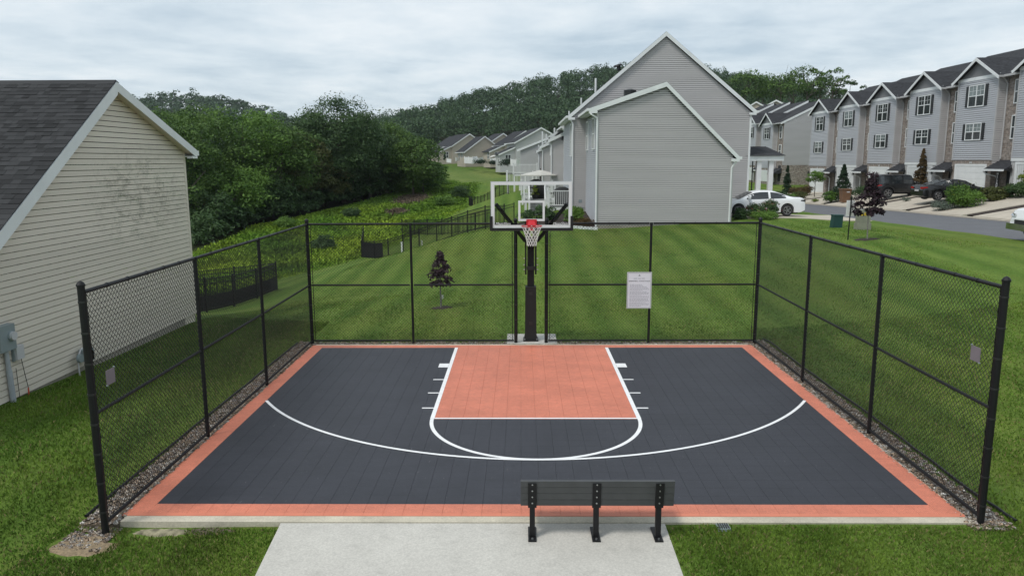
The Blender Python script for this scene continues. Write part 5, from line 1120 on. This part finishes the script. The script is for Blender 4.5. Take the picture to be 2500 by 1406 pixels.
# ------------------------------------------------------------------ townhouse row across the street
FX = 33.4
def town_unit(yf, n, zg, dz, base, label, bayw=5.0, pitch=7.25, near_wall=False, step=0):
    y0, y1 = yf-bayw, yf; g0 = yf-pitch; zs = 4.38+dz; ze = 10.28+dz; t = thing('townhouse', (FX, yf-3.6, zg), label, 'house', 'townhouses across the street')
    RX = FX+.62; yc = (y0+y1)/2; bx = FX+.02
    build(MB().box((RX+.02, g0+.01, zg-.6), (45, y1+.0, ze)), 'house_core', 'palegrey', t)
    build(MB().box((bx, y0+.012, zs), (RX+.02, y1-.012, ze)), 'bay_core', 'grey', t)
    build(MB().box((bx, y0+.012, zg-.6), (RX+.02, y1-.012, zs-.002)), 'garage_storey', 'stone' if base == 'stone' else 'palegrey', t)
    mb = MB(); clap(mb, [(0, zs), (bayw, zs), (bayw, ze), (0, ze)], (FX+.016, y1, 0), (0, -1, 0), (-1, 0, 0), .152, .055); build(mb, 'bay_siding', 'grey_skylit', t, kind='stuff')  # bay front takes the siding copy with sky light in its colour
    mb = MB(); clap(mb, [(FX+.02, zs-.4), (RX, zs-.4), (RX, ze), (FX+.02, ze)], (0, y0+.01, 0), (1, 0, 0), (0, -1, 0), .152, .055); build(mb, 'return_siding', 'grey', t, kind='stuff')
    if base != 'stone':
        build(MB().box((FX-.03, y0-.01, zs-.22), (FX+.016, y1+.01, zs-.0)), 'band_board', 'white', t)
        mb = MB()
        for k in range(24): y = y0+.1+k*.205; mb.box((FX-.012, y, zg+.1), (FX+.019, y+.03, zs-.23))
        build(mb, 'battens', 'palegrey', t, kind='stuff')
    for y in (y0, y1-.09): build(MB().box((FX-.046, y-.002, zs+.0), (FX+.012, y+.092, ze)), 'corner_post', 'palegrey', t)
    # stone-faced recess with narrow windows, entry under a small roof
    build(MB().box((RX-.03, g0+.0, zs+.1), (RX+.018, y0-.0, ze)), 'stone_facing', 'stone', t); build(MB().box((RX-.03, g0, zg-.6), (RX+.018, y0, zs+.098)), 'entry_wall', 'stone', t)
    for z in (5.9+dz, 8.3+dz): window(t, (RX-.035, g0+1.25, z), (0, -1, 0), (-1, 0, 0), .75, 1.5, 1, False)
    ed = build(MB().box((RX-.06, g0+.35, zg+.15), (RX-.031, g0+1.3, zg+2.2)), 'front_door', 'interior', t)
    build(MB().add([(FX-.55, g0-.05, zs-.62), (FX-.55, y0+.02, zs-.62), (RX, y0+.02, zs+.04), (RX, g0-.05, zs+.04), (FX-.55, g0-.05, zs-.68), (FX-.55, y0+.02, zs-.68), (RX, y0+.02, zs-.68), (RX, g0-.05, zs-.68)], [(0, 1, 2, 3), (4, 5, 1, 0), (0, 3, 7, 4), (1, 5, 6, 2), (4, 7, 6, 5)]), 'entry_roof', 'roof', t)
    build(MB().box((FX-.67, g0-.08, zs-.74), (FX-.552, y0+.04, zs-.60)), 'entry_gutter', 'white', t)
    downspout(t, [(FX-.6, y0-.1, zs-.75), (FX-.45, y0-.2, zs-.95), (FX+.1, y0-.4, zs-1.1), (FX+.25, y0-.45, zs-1.3), (FX+.25, y0-.45, zg)], .05)
    downspout(t, [(FX+.05, y0-.12, ze-.1), (FX+.35, y0-.10, ze-.35), (RX-.08, y0-.08, ze-.6), (RX-.08, y0-.08, zs+.1)], .055, 'palegrey')
    gz_ = 3.95+(dz if dz > -.9 else dz)
    gh = gz_-zg-.03; gd = build(MB().box((FX-.0, yc-1.8, zg+.02), (FX+.0145, yc+1.8, gz_)), 'garage_door', 'white', t)
    for k in range(4): build(MB().box((FX-.012, yc-1.78, zg+.03+k*gh/4), (FX+.004, yc+1.78, zg+.03+(k+1)*gh/4-.02)), 'door_panel', 'white', gd)
    build(MB().box((FX-.03, yc-2.0, zg), (FX+.012, yc-1.805, gz_+.0)).box((FX-.03, yc+1.805, zg), (FX+.012, yc+2.0, gz_)).box((FX-.03, yc-2.0, gz_+.002), (FX+.012, yc+2.0, gz_+.16)), 'garage_trim', 'white', t)
    for y in (y0+.3, y1-.25): lantern(t, (FX, y, gz_-.35), (-1, 0, 0))
    build(MB().box((FX-.02, yc-.16, gz_+.20), (FX-.0, yc+.16, gz_+.33)), 'house_number_plate', 'palegrey', t)
    window(t, (FX-.0, yc+.92, 8.32+dz), (0, -1, 0), (-1, 0, 0), 1.84, 1.45, 2, True, shutters=True, blind=(n % 3 == 1)); window(t, (FX-.0, yc+.92, 5.9+dz), (0, -1, 0), (-1, 0, 0), 1.84, 1.12, 2, True, shutters=True, blind=(n % 2 == 0))
    # front gable
    pk = ze+1.48; ya, yb = y0-.38, y1+.38
    build(MB().prism([(FX+.0, y0, ze), (FX+.0, y1, ze), (FX+.0, yc, pk-.20)], (2.8, 0, 0)), 'gable_wall', 'gablegrey', t)
    build(MB().box((FX-.05, y0-.05, ze-.12), (FX-.002, y1+.05, ze+.12)), 'frieze_board', 'white', t)
    for (a, b) in ((ya, yc), (yb, yc)):
        build(MB().prism([(FX-.32, a, ze-.08), (FX-.32, b, pk), (FX-.32, b, pk-.09), (FX-.32, a, ze-.17)], (3.5, 0, 0)), 'gable_roof_slope', 'roof', t)
        build(MB().prism([(FX-.345, a, ze-.09), (FX-.345, b, pk-.01), (FX-.345, b, pk-.24), (FX-.345, a, ze-.32)], (.022, 0, 0)), 'rake_board', 'white', t)
    for y in (ya, yb): s = -1 if y < yc else 1; a, b = sorted((y, y+s*.1)); build(MB().box((FX-.34, a, ze-.20), (RX+.3, b, ze-.07)), 'gutter', 'palegrey', t)
    # main roof along the row
    rx, rzz = FX+6.2, ze+2.95
    build(MB().prism([(FX+.15, g0-.1, ze-.02), (rx, g0-.1, rzz), (45.6, g0-.1, ze-.02), (45.6, g0-.1, ze-.14), (rx, g0-.1, rzz-.12), (FX+.15, g0-.1, ze-.14)], (0, pitch+.0, 0)), 'main_roof', 'roof', t)
    build(MB().box((FX+.02, g0-.1, ze-.17), (FX+.149, y0-.40, ze-.03)), 'main_gutter', 'palegrey', t)
    if step or near_wall: build(MB().prism([(FX+.13, g0-.13, ze-.03), (rx, g0-.13, rzz-.01), (rx, g0-.13, rzz-.30), (FX+.13, g0-.13, ze-.30)], (0, .028, 0)), 'rake_board', 'white', t)
    return t
UL = ['grey townhouse with stone garage front left of the tall conical evergreen', 'grey townhouse behind the tall conical evergreen and the brown bin', 'grey townhouse with stone garage front behind the purple tree', 'grey townhouse behind the rusty conifer, above the boxy SUV', 'grey townhouse with wide white garage door and stone front, above the black sedan', 'nearest grey townhouse, cut off by the right edge']
FARE = [70.95, 63.5, 56.2, 48.95, 41.75, 34.6]
for n, yf in enumerate(FARE):
    yc = yf-3; zg = float(np.interp(yc, *ZF)); town_unit(yf, n, zg, (n-4)*.16-(.35 if n == 0 else 0)*0, 'stone' if n % 2 == 0 else 'batten', UL[n])
t = thing('welcome_sign', (FX-.05, 36.1, 2.2), 'tall black WELCOME board leaning by the stone entry', 'sign'); yy = 35.4
zg_ = float(np.interp(36, *ZF)); build(MB().box((FX-.32, yy-.17, zg_), (FX-.28, yy+.17, zg_+1.42)), 'board', 'lampblack', t)
for k, ch in enumerate('WELCOME'): text(ch, .25, (FX-.325, yy, zg_+1.28-k*.192), (PI/2, 0, -PI/2), 'textwhite', t, name='letter')
# second building further down
U2 = ['grey townhouse whose tall plain side wall faces the court, beyond the first row', 'second grey townhouse of the farther row, left of the plain side wall', 'third grey townhouse of the farther row, mostly behind the big grey house', 'far grey townhouse of the farther row']
for n, yf in enumerate((89.2, 96.4, 103.6, 110.8)):
    town_unit(yf, n, 1.5, -1.05+.42*n*.8, 'stone', U2[n], near_wall=(n == 0), step=1)
t = thing('side_wall', (FX+.6, 81.85, 1.2), 'plain grey gable wall with stone base at the end of the farther row', 'wall')
mb = MB(); clap(mb, [(FX+.6, 3.75), (45, 3.75), (45, 9.25), (FX+6.2, 12.05), (FX+.6, 9.3)], (0, 81.9, 0), (1, 0, 0), (0, -1, 0), .1143, .05); build(mb, 'gable_siding', 'palegrey', t, kind='stuff')
build(MB().box((FX+.6, 81.84, .6), (45, 81.93, 3.745)), 'stone_base', 'stone', t)
t = None
# houses on the slope behind
def plain_house(x, y, zb, w, d, h, rz, label, wall='palegrey', peak=2.6, group=None, ov=.4, bump=None, wins=True):
    t = thing('house', (x, y, zb), label, 'house', group, rz=rz, local=True)
    build(MB().prism([(-w/2, 0, -1), (w/2, 0, -1), (w/2, 0, h), (0, 0, h+peak), (-w/2, 0, h)], (0, d, 0)), 'walls', wall, t)
    k = peak/(w/2)
    gable_roof(t, -.3, d+.3, [(-w/2-ov, h-ov*k+.15), (0, h+peak+.15), (w/2+ov, h-ov*k+.15)], .28, .14)
    build(MB().box((-w/2-ov-.12, -.32, h-ov*k-.02), (-w/2-ov, d+.3, h-ov*k+.14)), 'gutter', 'white', t)
    if wins:
        for z in (1.2, 3.9):
            if z < h-1.0:
                for s in (d*.35, d*.7): window(t, (-w/2-.01, s+.6, z), (0, -1, 0), (-1, 0, 0), 1.0, 1.3, 2, False)
    if bump:
        bw, bd, bh, bp = bump; X = -w/2-bw
        build(MB().prism([(X, .4, -1), (-w/2-.01, .4, -1), (-w/2-.01, .4, bh+bp), (X, .4, bh)], (0, bd, 0)), 'bump_out', wall, t)
        build(MB().prism([(X-.35, .15, bh-.05), (-w/2-.01, .15, bh+bp+.18), (-w/2-.01, .15, bh+bp+.05), (X-.35, .15, bh-.18)], (0, bd+.5, 0)), 'bump_roof', 'roof', t)
        build(MB().prism([(X-.36, .125, bh-.06), (-w/2-.01, .125, bh+bp+.17), (-w/2-.01, .125, bh+bp-.1), (X-.36, .125, bh-.34)], (0, .022, 0)), 'bump_rake', 'white', t)
        if wins: window(t, (X-.01, 2.2, .9), (0, -1, 0), (-1, 0, 0), 1.2, 1.4, 2, False); window(t, (X+bw*.35, .39, .9), (1, 0, 0), (0, -1, 0), 1.0, 1.4, 2, False)
    return t
def ph(u, v, dist, **k):                            # base centre seen at pixel, at a forward distance
    p = at(u, v, dist); return p
for (u, v, dd, w, d, h, rz, lb) in ((1893, 300, 125, 6.5, 9, 2.3, -.5, 'small dark roof with white trim beside the big gable, behind the farther row'), (1845, 300, 140, 6, 9, 2.4, -.5, 'small far roof just right of the big grey gable edge')):
    p = at(u, v, dd); plain_house(p[0], p[1], p[2], w, d, h, rz, lb, 'tan', 1.7)
for i, (x, y, z) in enumerate(((58, 66, 7.3), (59, 58, 7.4), (60, 51, 7.5))): plain_house(x, y, z, 9, 8, 4.6, PI/2, ['distant house whose dark roof shows above the ridge, farthest', 'distant house whose dark roof shows above the ridge, middle', 'distant house whose dark roof shows above the ridge, nearest'][i], 'palegrey', 2.4, wins=False)

# beige terrace on the far rise
RZ = R_(20)
FH = [  # u, v of the near-left wall corner at ground, distance, width, depth, height, peak, label
 (1232, 398, 168, 9.8, 7.5, 3.9, 3.0, 'nearest beige terrace house with a cream awning'), (1184, 396, 182, 9.2, 7.5, 3.8, 2.9, 'second beige terrace house, beside the white fence'),
 (1136, 397, 176, 9.5, 7, 2.5, 3.4, 'low beige terrace house with its long roof behind the white fence corner'), (1105, 394, 196, 9.2, 8, 3.9, 3.0, 'beige terrace house in the middle of the far row'),
 (1091, 392, 207, 9.2, 8, 3.9, 3.0, 'beige terrace house, second from the far row left end'), (1077, 391, 218, 9.2, 8, 3.8, 2.9, 'leftmost beige terrace house, touching the tree edge')]
for i, (u, v, dd, w, d, h, pk, lb) in enumerate(FH):
    p = at(u, v, dd-17.8); c = p+np.array([math.cos(RZ), math.sin(RZ), 0])*w/2
    plain_house(c[0], c[1], p[2], w, d, h, RZ, lb, 'tan', pk, bump=(3.2, 5, 2.5, 1.3) if i != 2 else None)
p = at(1258, 408, 130); plain_house(p[0]+5.0, p[1], p[2], 10, 9, 4.7, R_(12), 'pale grey terrace house left of the long grey side wall', 'palegrey', 2.7, bump=(3.0, 5, 2.5, 1.2))
p = at(1271, 470, 78); t = thing('grey_side_house', (p[0], p[1], p[2]), 'grey house with plain lit side wall beyond the raised deck', 'house', local=True)
mb = MB(); clap(mb, [(0, -1), (11, -1), (11, 9.5), (4.6, 7.25), (0, 5.35)], (0, 0, 0), (1, 0, 0), (0, -1, 0), .1143, .05); build(mb, 'side_siding', 'palegrey', t, kind='stuff')
build(MB().prism([(.01, .02, -2), (11, .02, -2), (11, .02, 9.4), (.01, .02, 5.3)], (0, 9, 0)), 'house_core', 'palegrey', t)
build(MB().prism([(-.45, -.2, 5.35), (11, -.2, 9.75), (11, -.2, 9.63), (-.45, -.2, 5.23)], (0, 9.4, 0)), 'roof_slope', 'roof', t); build(MB().prism([(-.45, -.224, 5.34), (11, -.224, 9.74), (11, -.224, 9.46), (-.45, -.224, 5.06)], (0, .022, 0)), 'rake_board', 'white', t)
# white vinyl fences, awning and hedges in front of the beige terrace
def vfence(pts, h, label, zoff=0):
    t = thing('vinyl_fence', (*pts[0][:2], pts[0][2]), label, 'fence')
    for a, b in zip(pts[:-1], pts[1:]):
        a = Vector(a); b = Vector(b); n = max(1, int((b-a).length/2.2))
        for k in range(n):
            p_ = a.lerp(b, k/n); q_ = a.lerp(b, (k+1)/n); build(MB().bar(p_+Vector((0, 0, h/2)), q_+Vector((0, 0, h/2)), .05, h), 'fence_panel', 'pvc', t); build(MB().bar(p_, p_+Vector((0, 0, h+.15)), .14, .14), 'fence_post', 'pvc', t)
def P3(u, v, d): p = at(u, v, d-17.8); return (float(p[0]), float(p[1]), float(p[2]))
vfence([P3(1134, 399, 166), P3(1154, 400, 160), P3(1166, 397, 161)], 1.35, 'tall white vinyl fence enclosing a far yard below the beige terrace')
vfence([P3(1166, 397, 160), P3(1180, 394, 164)], .9, 'lower white vinyl fence joining the tall one')
vfence([P3(1198, 399, 158), P3(1210, 399, 156), P3(1223, 399, 160)], 1.0, 'white rail fence of the yard with the cream awning')
vfence([P3(1091, 397, 180), P3(1102, 398, 178)], .9, 'small white fence at the left end of the beige terrace'); vfence([P3(1113, 394, 176), P3(1123, 393, 178)], .8, 'small white fence below the middle of the beige terrace')
vfence([P3(1247, 405, 120), P3(1260, 406, 118), P3(1268, 404, 122)], 1.0, 'white fence of the pale grey terrace house')
a, b = P3(1197, 385, 158), P3(1228, 378, 164); t = thing('awning', a, 'cream canvas awning over a far patio', 'awning'); build(MB().prism([(a[0], a[1]-1.5, a[2]), (b[0]+.5, b[1]-1.5, b[2]+.5), (b[0]+.5, b[1]+2, b[2]+.9), (a[0], a[1]+2, a[2]+.3)], (0, 0, -.12)), 'canopy', 'canvas', t); build(MB().bar(Vector(a)-Vector((0, 1.4, 1.5)), Vector(a)-Vector((0, 1.4, 0)), .08, .08), 'support', 'pvc', t)
# small hedges by the terrace, conifers at its left end
for k, (u, v, dd, w, h, lb) in enumerate(((1086, 392, 190, 1.0, 2.6, 'dark slim conifer at the left end of the beige terrace'), (1075, 391, 196, .9, 2.6, 'second slim conifer beside the tree edge'), (1070, 390, 196, .9, 2.2, 'leftmost slim conifer half hidden by the trees'), (1173, 399, 156, 3.6, .7, 'low dark hedge below the white fence'), (1205, 401, 154, 3.6, .7, 'low dark hedge below the awning fence'), (1240, 405, 126, 3.4, 1.3, 'small round shrubs beside the pale grey terrace house'))):
    p = P3(u, v, dd); bush('conifer' if h > 2 else 'hedge', p[0], p[1], w, h, 'needle', lb, 500, .22, 60+k, z=p[2]-.1, shape='cone' if h > 2 else 'round', cat='tree' if h > 2 else 'hedge')

# ------------------------------------------------------------------ planting across the street
def sb(name, u, v, y, w, h, mat, lb, n, size, seed, cat='shrub', **k):
    p = at(u, v, y); z = zd_(p[0], y)+.02 if 26.45 < p[0] < 33.4 else gz(p[0], y)
    return bush(name, p[0], y, w, h, mat, lb, n, size, seed, z=z, cat=cat, **k)
sb('round_bush', 2350, 515, 31.2, 2.45, 1.75, 'leafD', 'big round bright green bush in front of the black sedan', 3600, .12, 21, extra=('leafY', 160, .10), nl=26)
sb('low_bush', 2300, 520, 31.6, 1.7, .55, 'sage', 'low grey-green spreading bush left of the big round bush', 1500, .08, 22)
sb('ornamental_grass', 2418, 505, 31.9, 1.5, 1.0, 'leafC', 'tall rusty green grasses below the WELCOME board', 1500, .16, 23, cat='plant'); sb('ornamental_grass', 2452, 503, 32.3, 1.3, 1.0, 'leafC', 'second clump of tall dark grasses beside the stone entry', 1300, .16, 24, cat='plant')
sb('round_bush', 2490, 500, 31.0, 1.8, 1.25, 'leafB', 'dark green bush at the right edge below the nearest townhouse', 1800, .10, 25)
sb('round_bush', 2500, 480, 32.3, 1.3, 1.9, 'leafY', 'yellow green shrub touching the right edge', 1200, .10, 26)
sb('conical_evergreen', 2056, 488, 49.2, 2.1, 3.5, 'needle', 'broad dark conical evergreen behind the brown bin', 4200, .14, 27, cat='tree', shape='cone', nl=110, lobe=.40)
sb('rusty_conifer', 2247, 470, 45.5, 1.9, 3.9, 'leafR', 'tall rusty brown conifer between two garages', 3800, .13, 28, cat='tree', shape='cone', nl=110, lobe=.38)
sb('round_bush', 2029, 489, 49.5, 1.8, 1.25, 'leafD', 'small bright green bush left of the brown bin', 1700, .11, 29)
sb('round_bush', 2105, 480, 50, 2.6, 1.0, 'leafB', 'low dark bushes behind the purple tree', 1500, .11, 30)
sb('low_bush', 2211, 505, 39.9, .9, .35, 'sage', 'tiny grey tuft at the driveway edge', 300, .07, 31); sb('low_bush', 1990, 493, 52, .8, .35, 'leafY', 'tiny yellowish tuft on the far driveway edge', 300, .07, 32)
p = at(1988, 480, 58.0); tree('garden_tree', p[0], 58.0, 2.6, .95, 1.1, 'leafD', 'small round-headed garden tree before a white garage door', 18, 120, .13, 33, tr=.05)
sb('slim_evergreen', 1920, 470, 66, 1.35, 3.6, 'needle', 'slim dark evergreen before the stone base of the plain wall', 2600, .15, 34, cat='tree', shape='cone', nl=80)
for k, (u, v, y, w, h, m_, lb) in enumerate(((1945, 475, 64, 2.6, 1.0, 'leafR', 'reddish brown shrub beside the slim evergreen'), (1966, 474, 62, 2.0, 1.2, 'leafR', 'reddish shrub left of the small garden tree'), (1955, 482, 58, 1.6, .8, 'leafC', 'olive mound shrub behind the white sedan'), (1935, 480, 58, 1.2, .7, 'leafD', 'green mound beside the olive one'), (1895, 478, 60, 3.2, .9, 'leafB', 'dark hedge behind the white sedan roof'), (1848, 470, 36, 1.2, 1.9, 'leafB', 'dark shrub under the porch of the big grey house'))):
    sb('garden_shrub', u, v, y, w, h, m_, lb, 1000, .12, 80+k)
for k, (x, y, w, h, m_, lb, ex_) in enumerate(((13.0, 24.7, 1.5, .95, 'leafB', 'rose bush with red blooms below the white sedan', ('rose', 130, .07)), (13.95, 24.9, 1.4, 1.15, 'leafB', 'taller pink flowering bush in front of the sedan door', ('rose', 150, .07)), (12.1, 24.3, 1.0, .75, 'leafB', 'dark green clump at the grey wall corner by the sedan', None), (13.2, 24.0, 1.8, .40, 'leafD', 'low bright green edging plants before the rose bushes', None))):
    bush('flowering_bush', x, y, w, h, m_, lb, 1300, .09, 90+k, extra=ex_)
# brown wheeled bin
p = at(2062, 490, 47.0); zb_ = zd_(p[0], 47)+.03; t = thing('wheeled_bin', (p[0], 47, zb_), 'brown wheeled bin standing at the kerb before the conical evergreen', 'bin'); x = p[0]
build(MB().add([(x-.30, 46.7, zb_+.02), (x+.30, 46.7, zb_+.02), (x+.30, 47.3, zb_+.02), (x-.30, 47.3, zb_+.02), (x-.38, 46.62, zb_+1.08), (x+.38, 46.62, zb_+1.08), (x+.38, 47.38, zb_+1.08), (x-.38, 47.38, zb_+1.08)], [(0, 1, 5, 4), (1, 2, 6, 5), (2, 3, 7, 6), (3, 0, 4, 7), (0, 3, 2, 1), (4, 5, 6, 7)]), 'body', 'brown_bin', t)
build(MB().box((x-.42, 46.58, zb_+1.085), (x+.42, 47.42, zb_+1.17)), 'lid', 'brown_bin', t); build(MB().tube([(x+.32, 46.75, zb_+.14), (x+.40, 46.75, zb_+.14)], .14, 12), 'wheel', 'dark', t); build(MB().box((x-.02, 46.63, zb_+.86), (x+.24, 46.655, zb_+.98)), 'label_patch', 'pale', t)

# ------------------------------------------------------------------ the wood to the left, tree by tree
def wt(u, vb, y, H, rad, mat, lb, seed, nl=46, nq=150, size=.34, cz=None, shape='round', **k):
    p = at(u, vb, y); return tree('woodland_tree', p[0], y, H, rad, H*.12 if cz is None else cz, mat, lb, nl, nq, size, seed, group='trees of the wood beyond the field', shape=shape, low=-.75, **k)
TR = [ # u, y(dist), crown top v, radius, material, label
 (430, 58, 235, 5.4, 'leafA', 'broad green tree right behind the beige house eave'), (560, 62, 405, 4.6, 'leafD', 'lower bright rounded tree in front, beside the beige wall'), (500, 66, 232, 6.2, 'leafA', 'tall spreading tree with sunlit green crown near the house'),
 (600, 68, 245, 6.2, 'leafD', 'tall lighter green tree, third from the house'), (690, 72, 290, 5.4, 'leafA', 'mid green tree with a gap of shade beneath its crown'), (640, 68, 440, 4.2, 'leafB', 'dark low tree at the wood edge'),
 (745, 76, 310, 4.2, 'leafC', 'olive brown tree in the middle of the wood'), (790, 79, 385, 3.9, 'leafC', 'smaller olive tree before the big dark one'), (840, 83, 222, 6.8, 'leafB', 'tallest dark green tree rising above the wood'), (775, 80, 262, 5.6, 'leafB', 'dark tree just left of the tallest one'),
 (905, 88, 285, 5.6, 'leafB', 'dark green tree right of the tallest one'), (865, 85, 400, 4.6, 'leafB', 'dark lower tree below the tallest one'), (955, 92, 290, 5.4, 'leafA', 'green tree with ragged top toward the right end of the wood'), (985, 94, 350, 4.6, 'leafD', 'brighter green tree at the right part of the wood'),
 (1010, 88, 330, 4.8, 'leafA', 'green tree second from the right end of the wood'), (1035, 90, 400, 3.8, 'leafD', 'small light green tree at the right end of the wood'), (950, 91, 420, 3.8, 'leafA', 'low green tree at the field edge, right part'), (720, 74, 470, 4.0, 'leafB', 'dark low tree at the field edge, middle part'),
 (500, 58, 470, 3.8, 'leafB', 'dark low tree right beside the beige wall'), (400, 70, 245, 6., 'leafB', 'dark tree half hidden by the beige roof'), (655, 78, 262, 6.0, 'leafA', 'tall green tree behind the middle of the wood'), (1055, 102, 395, 2.6, 'leafD', 'little pale green tree reaching over the far meadow')]
for k, (u, y, vt, rad, m_, lb) in enumerate(TR):
    p = at(u, 500, y); zb = gz(p[0], y); top = at(u, vt, y)[2]; H = top-zb+.4
    tree('woodland_tree', p[0], y, H*.93, rad*.92, H*.06, m_, lb, int(40+H*3.2+(rad > 6.5)*45), 150, .275, 200+k, group='trees of the wood beyond the field', low=-.85, lobe=.30)
# dark undergrowth along the wood edge
r = np.random.default_rng(8); Q = []
for k in range(260):
    y = r.uniform(46, 105); x = np.interp(y, [0, 42, 62, 72, 87, 107, 150], [-30, -29, -29.5, -25.5, -21.5, -18.5, -24])+r.uniform(-6, 0); z = gz(x, y); q = crown_quads(r, r.uniform(1., 2.), r.uniform(1.2, 3.6), 7, 30, .34, .5, -.2); Q.append(q+np.array([x, y, z-.2]))
quads_obj(np.concatenate(Q), 'undergrowth', 'leafB', kind='stuff')
# skyline trees on the right, tall and open
for k, (u, y, vt, vb, rad, m_, lb, nl, lobe) in enumerate(((1775, 150, 190, 290, 5, 'leafB', 'dark crown just right of the big gable', 30, .36), (1815, 150, 178, 290, 5.5, 'leafA', 'loose tree behind the small far roofs', 34, .30), (1860, 158, 194, 290, 5.0, 'leafB', 'dark green tree above the farther row, left', 34, .34), (1905, 150, 184, 280, 6.0, 'leafA', 'rounded fuller tree above the farther row', 46, .34), (1935, 160, 178, 280, 5.0, 'leafB', 'dark tree between the rounded tree and the tall open one', 34, .3),
    (1968, 150, 158, 280, 5.5, 'leafA', 'tallest open-branched tree on the right skyline', 26, .22), (2000, 156, 185, 280, 4.2, 'leafB', 'short dark tree beside the tall open one', 30, .3), (2028, 150, 165, 280, 4.2, 'leafA', 'slender open tree right of the tallest one', 20, .22), (2072, 150, 192, 280, 3.4, 'leafB', 'lone thin tree above the first townhouse roof', 16, .24), (1745, 165, 200, 300, 6, 'leafB', 'tree crown hidden by the big gable edge', 34, .34))):
    p = at(u, vb, y); top = at(u, vt, y)[2]; H = top-p[2]
    t = tree('skyline_tree', p[0], y, H, rad, H*.18, m_, lb, nl, 75, .38, 300+k, group='trees on the right skyline', zoff=p[2]-gz(p[0], y), lobe=lobe, nb=9)
# far woods: crowns too many to count
def far_wood(name, pts, seed, H=(11, 17), rad=(3.2, 5.2), nl=9, nq=24, size=.72):
    r = np.random.default_rng(seed); V = []
    base = [crown_quads(r, 1.0, 2.6, nl, nq, size/4.2, .42, -.9) for _ in range(7)]
    x, y = pts; z = ground(x, y); k = r.integers(0, 7, len(x))
    for i in range(len(x)):
        b = base[k[i]]; s = r.uniform(*rad); a = r.uniform(0, 6.28); ca, sa = math.cos(a), math.sin(a); hh = r.uniform(*H)
        q = np.stack([(b[..., 0]*ca-b[..., 1]*sa)*s, (b[..., 0]*sa+b[..., 1]*ca)*s, b[..., 2]*hh/2.9-hh*.04], -1); V.append((q+np.array([x[i], y[i], z[i]])).astype(np.float32))
    return quads_obj(np.concatenate(V), name, 'leafF', kind='stuff')
r = np.random.default_rng(15)
def jit(xa, xb, ya, yb, n): return r.uniform(xa, xb, n), r.uniform(ya, yb, n)
x, y = jit(-90, 150, 262, 400, 1250); far_wood('hillside_wood', (x, y), 31)
x, y = jit(-420, -60, 470, 660, 750); far_wood('distant_hill_wood', (x, y), 32, (13, 20), (5, 8), 8, 22, 1.0)
x, y = jit(-110, -32, 40, 200, 260); ok = x < np.interp(y, [40, 62, 87, 107, 150, 200], [-36, -36, -28, -26, -32, -40]); far_wood('inner_wood', (x[ok], y[ok]), 33, (6, 9), (3.5, 5), 12, 40, .5)

# ------------------------------------------------------------------ the damp air between us and the hills
hz = bpy.data.materials.new('air'); hz.use_nodes = True; hn = hz.node_tree.nodes; hn.remove(hn['Principled BSDF'])
pv = hn.new('ShaderNodeVolumePrincipled'); pv.inputs['Color'].default_value = (.80, .88, .95, 1); pv.inputs['Density'].default_value = .00011; pv.inputs['Anisotropy'].default_value = .1
hz.node_tree.links.new(pv.outputs[0], hn['Material Output'].inputs['Volume'])
hb = build(MB().box((-GX-5, -52, GMIN-1), (GX+5, 1180, 78)), 'haze', hz, kind='stuff')
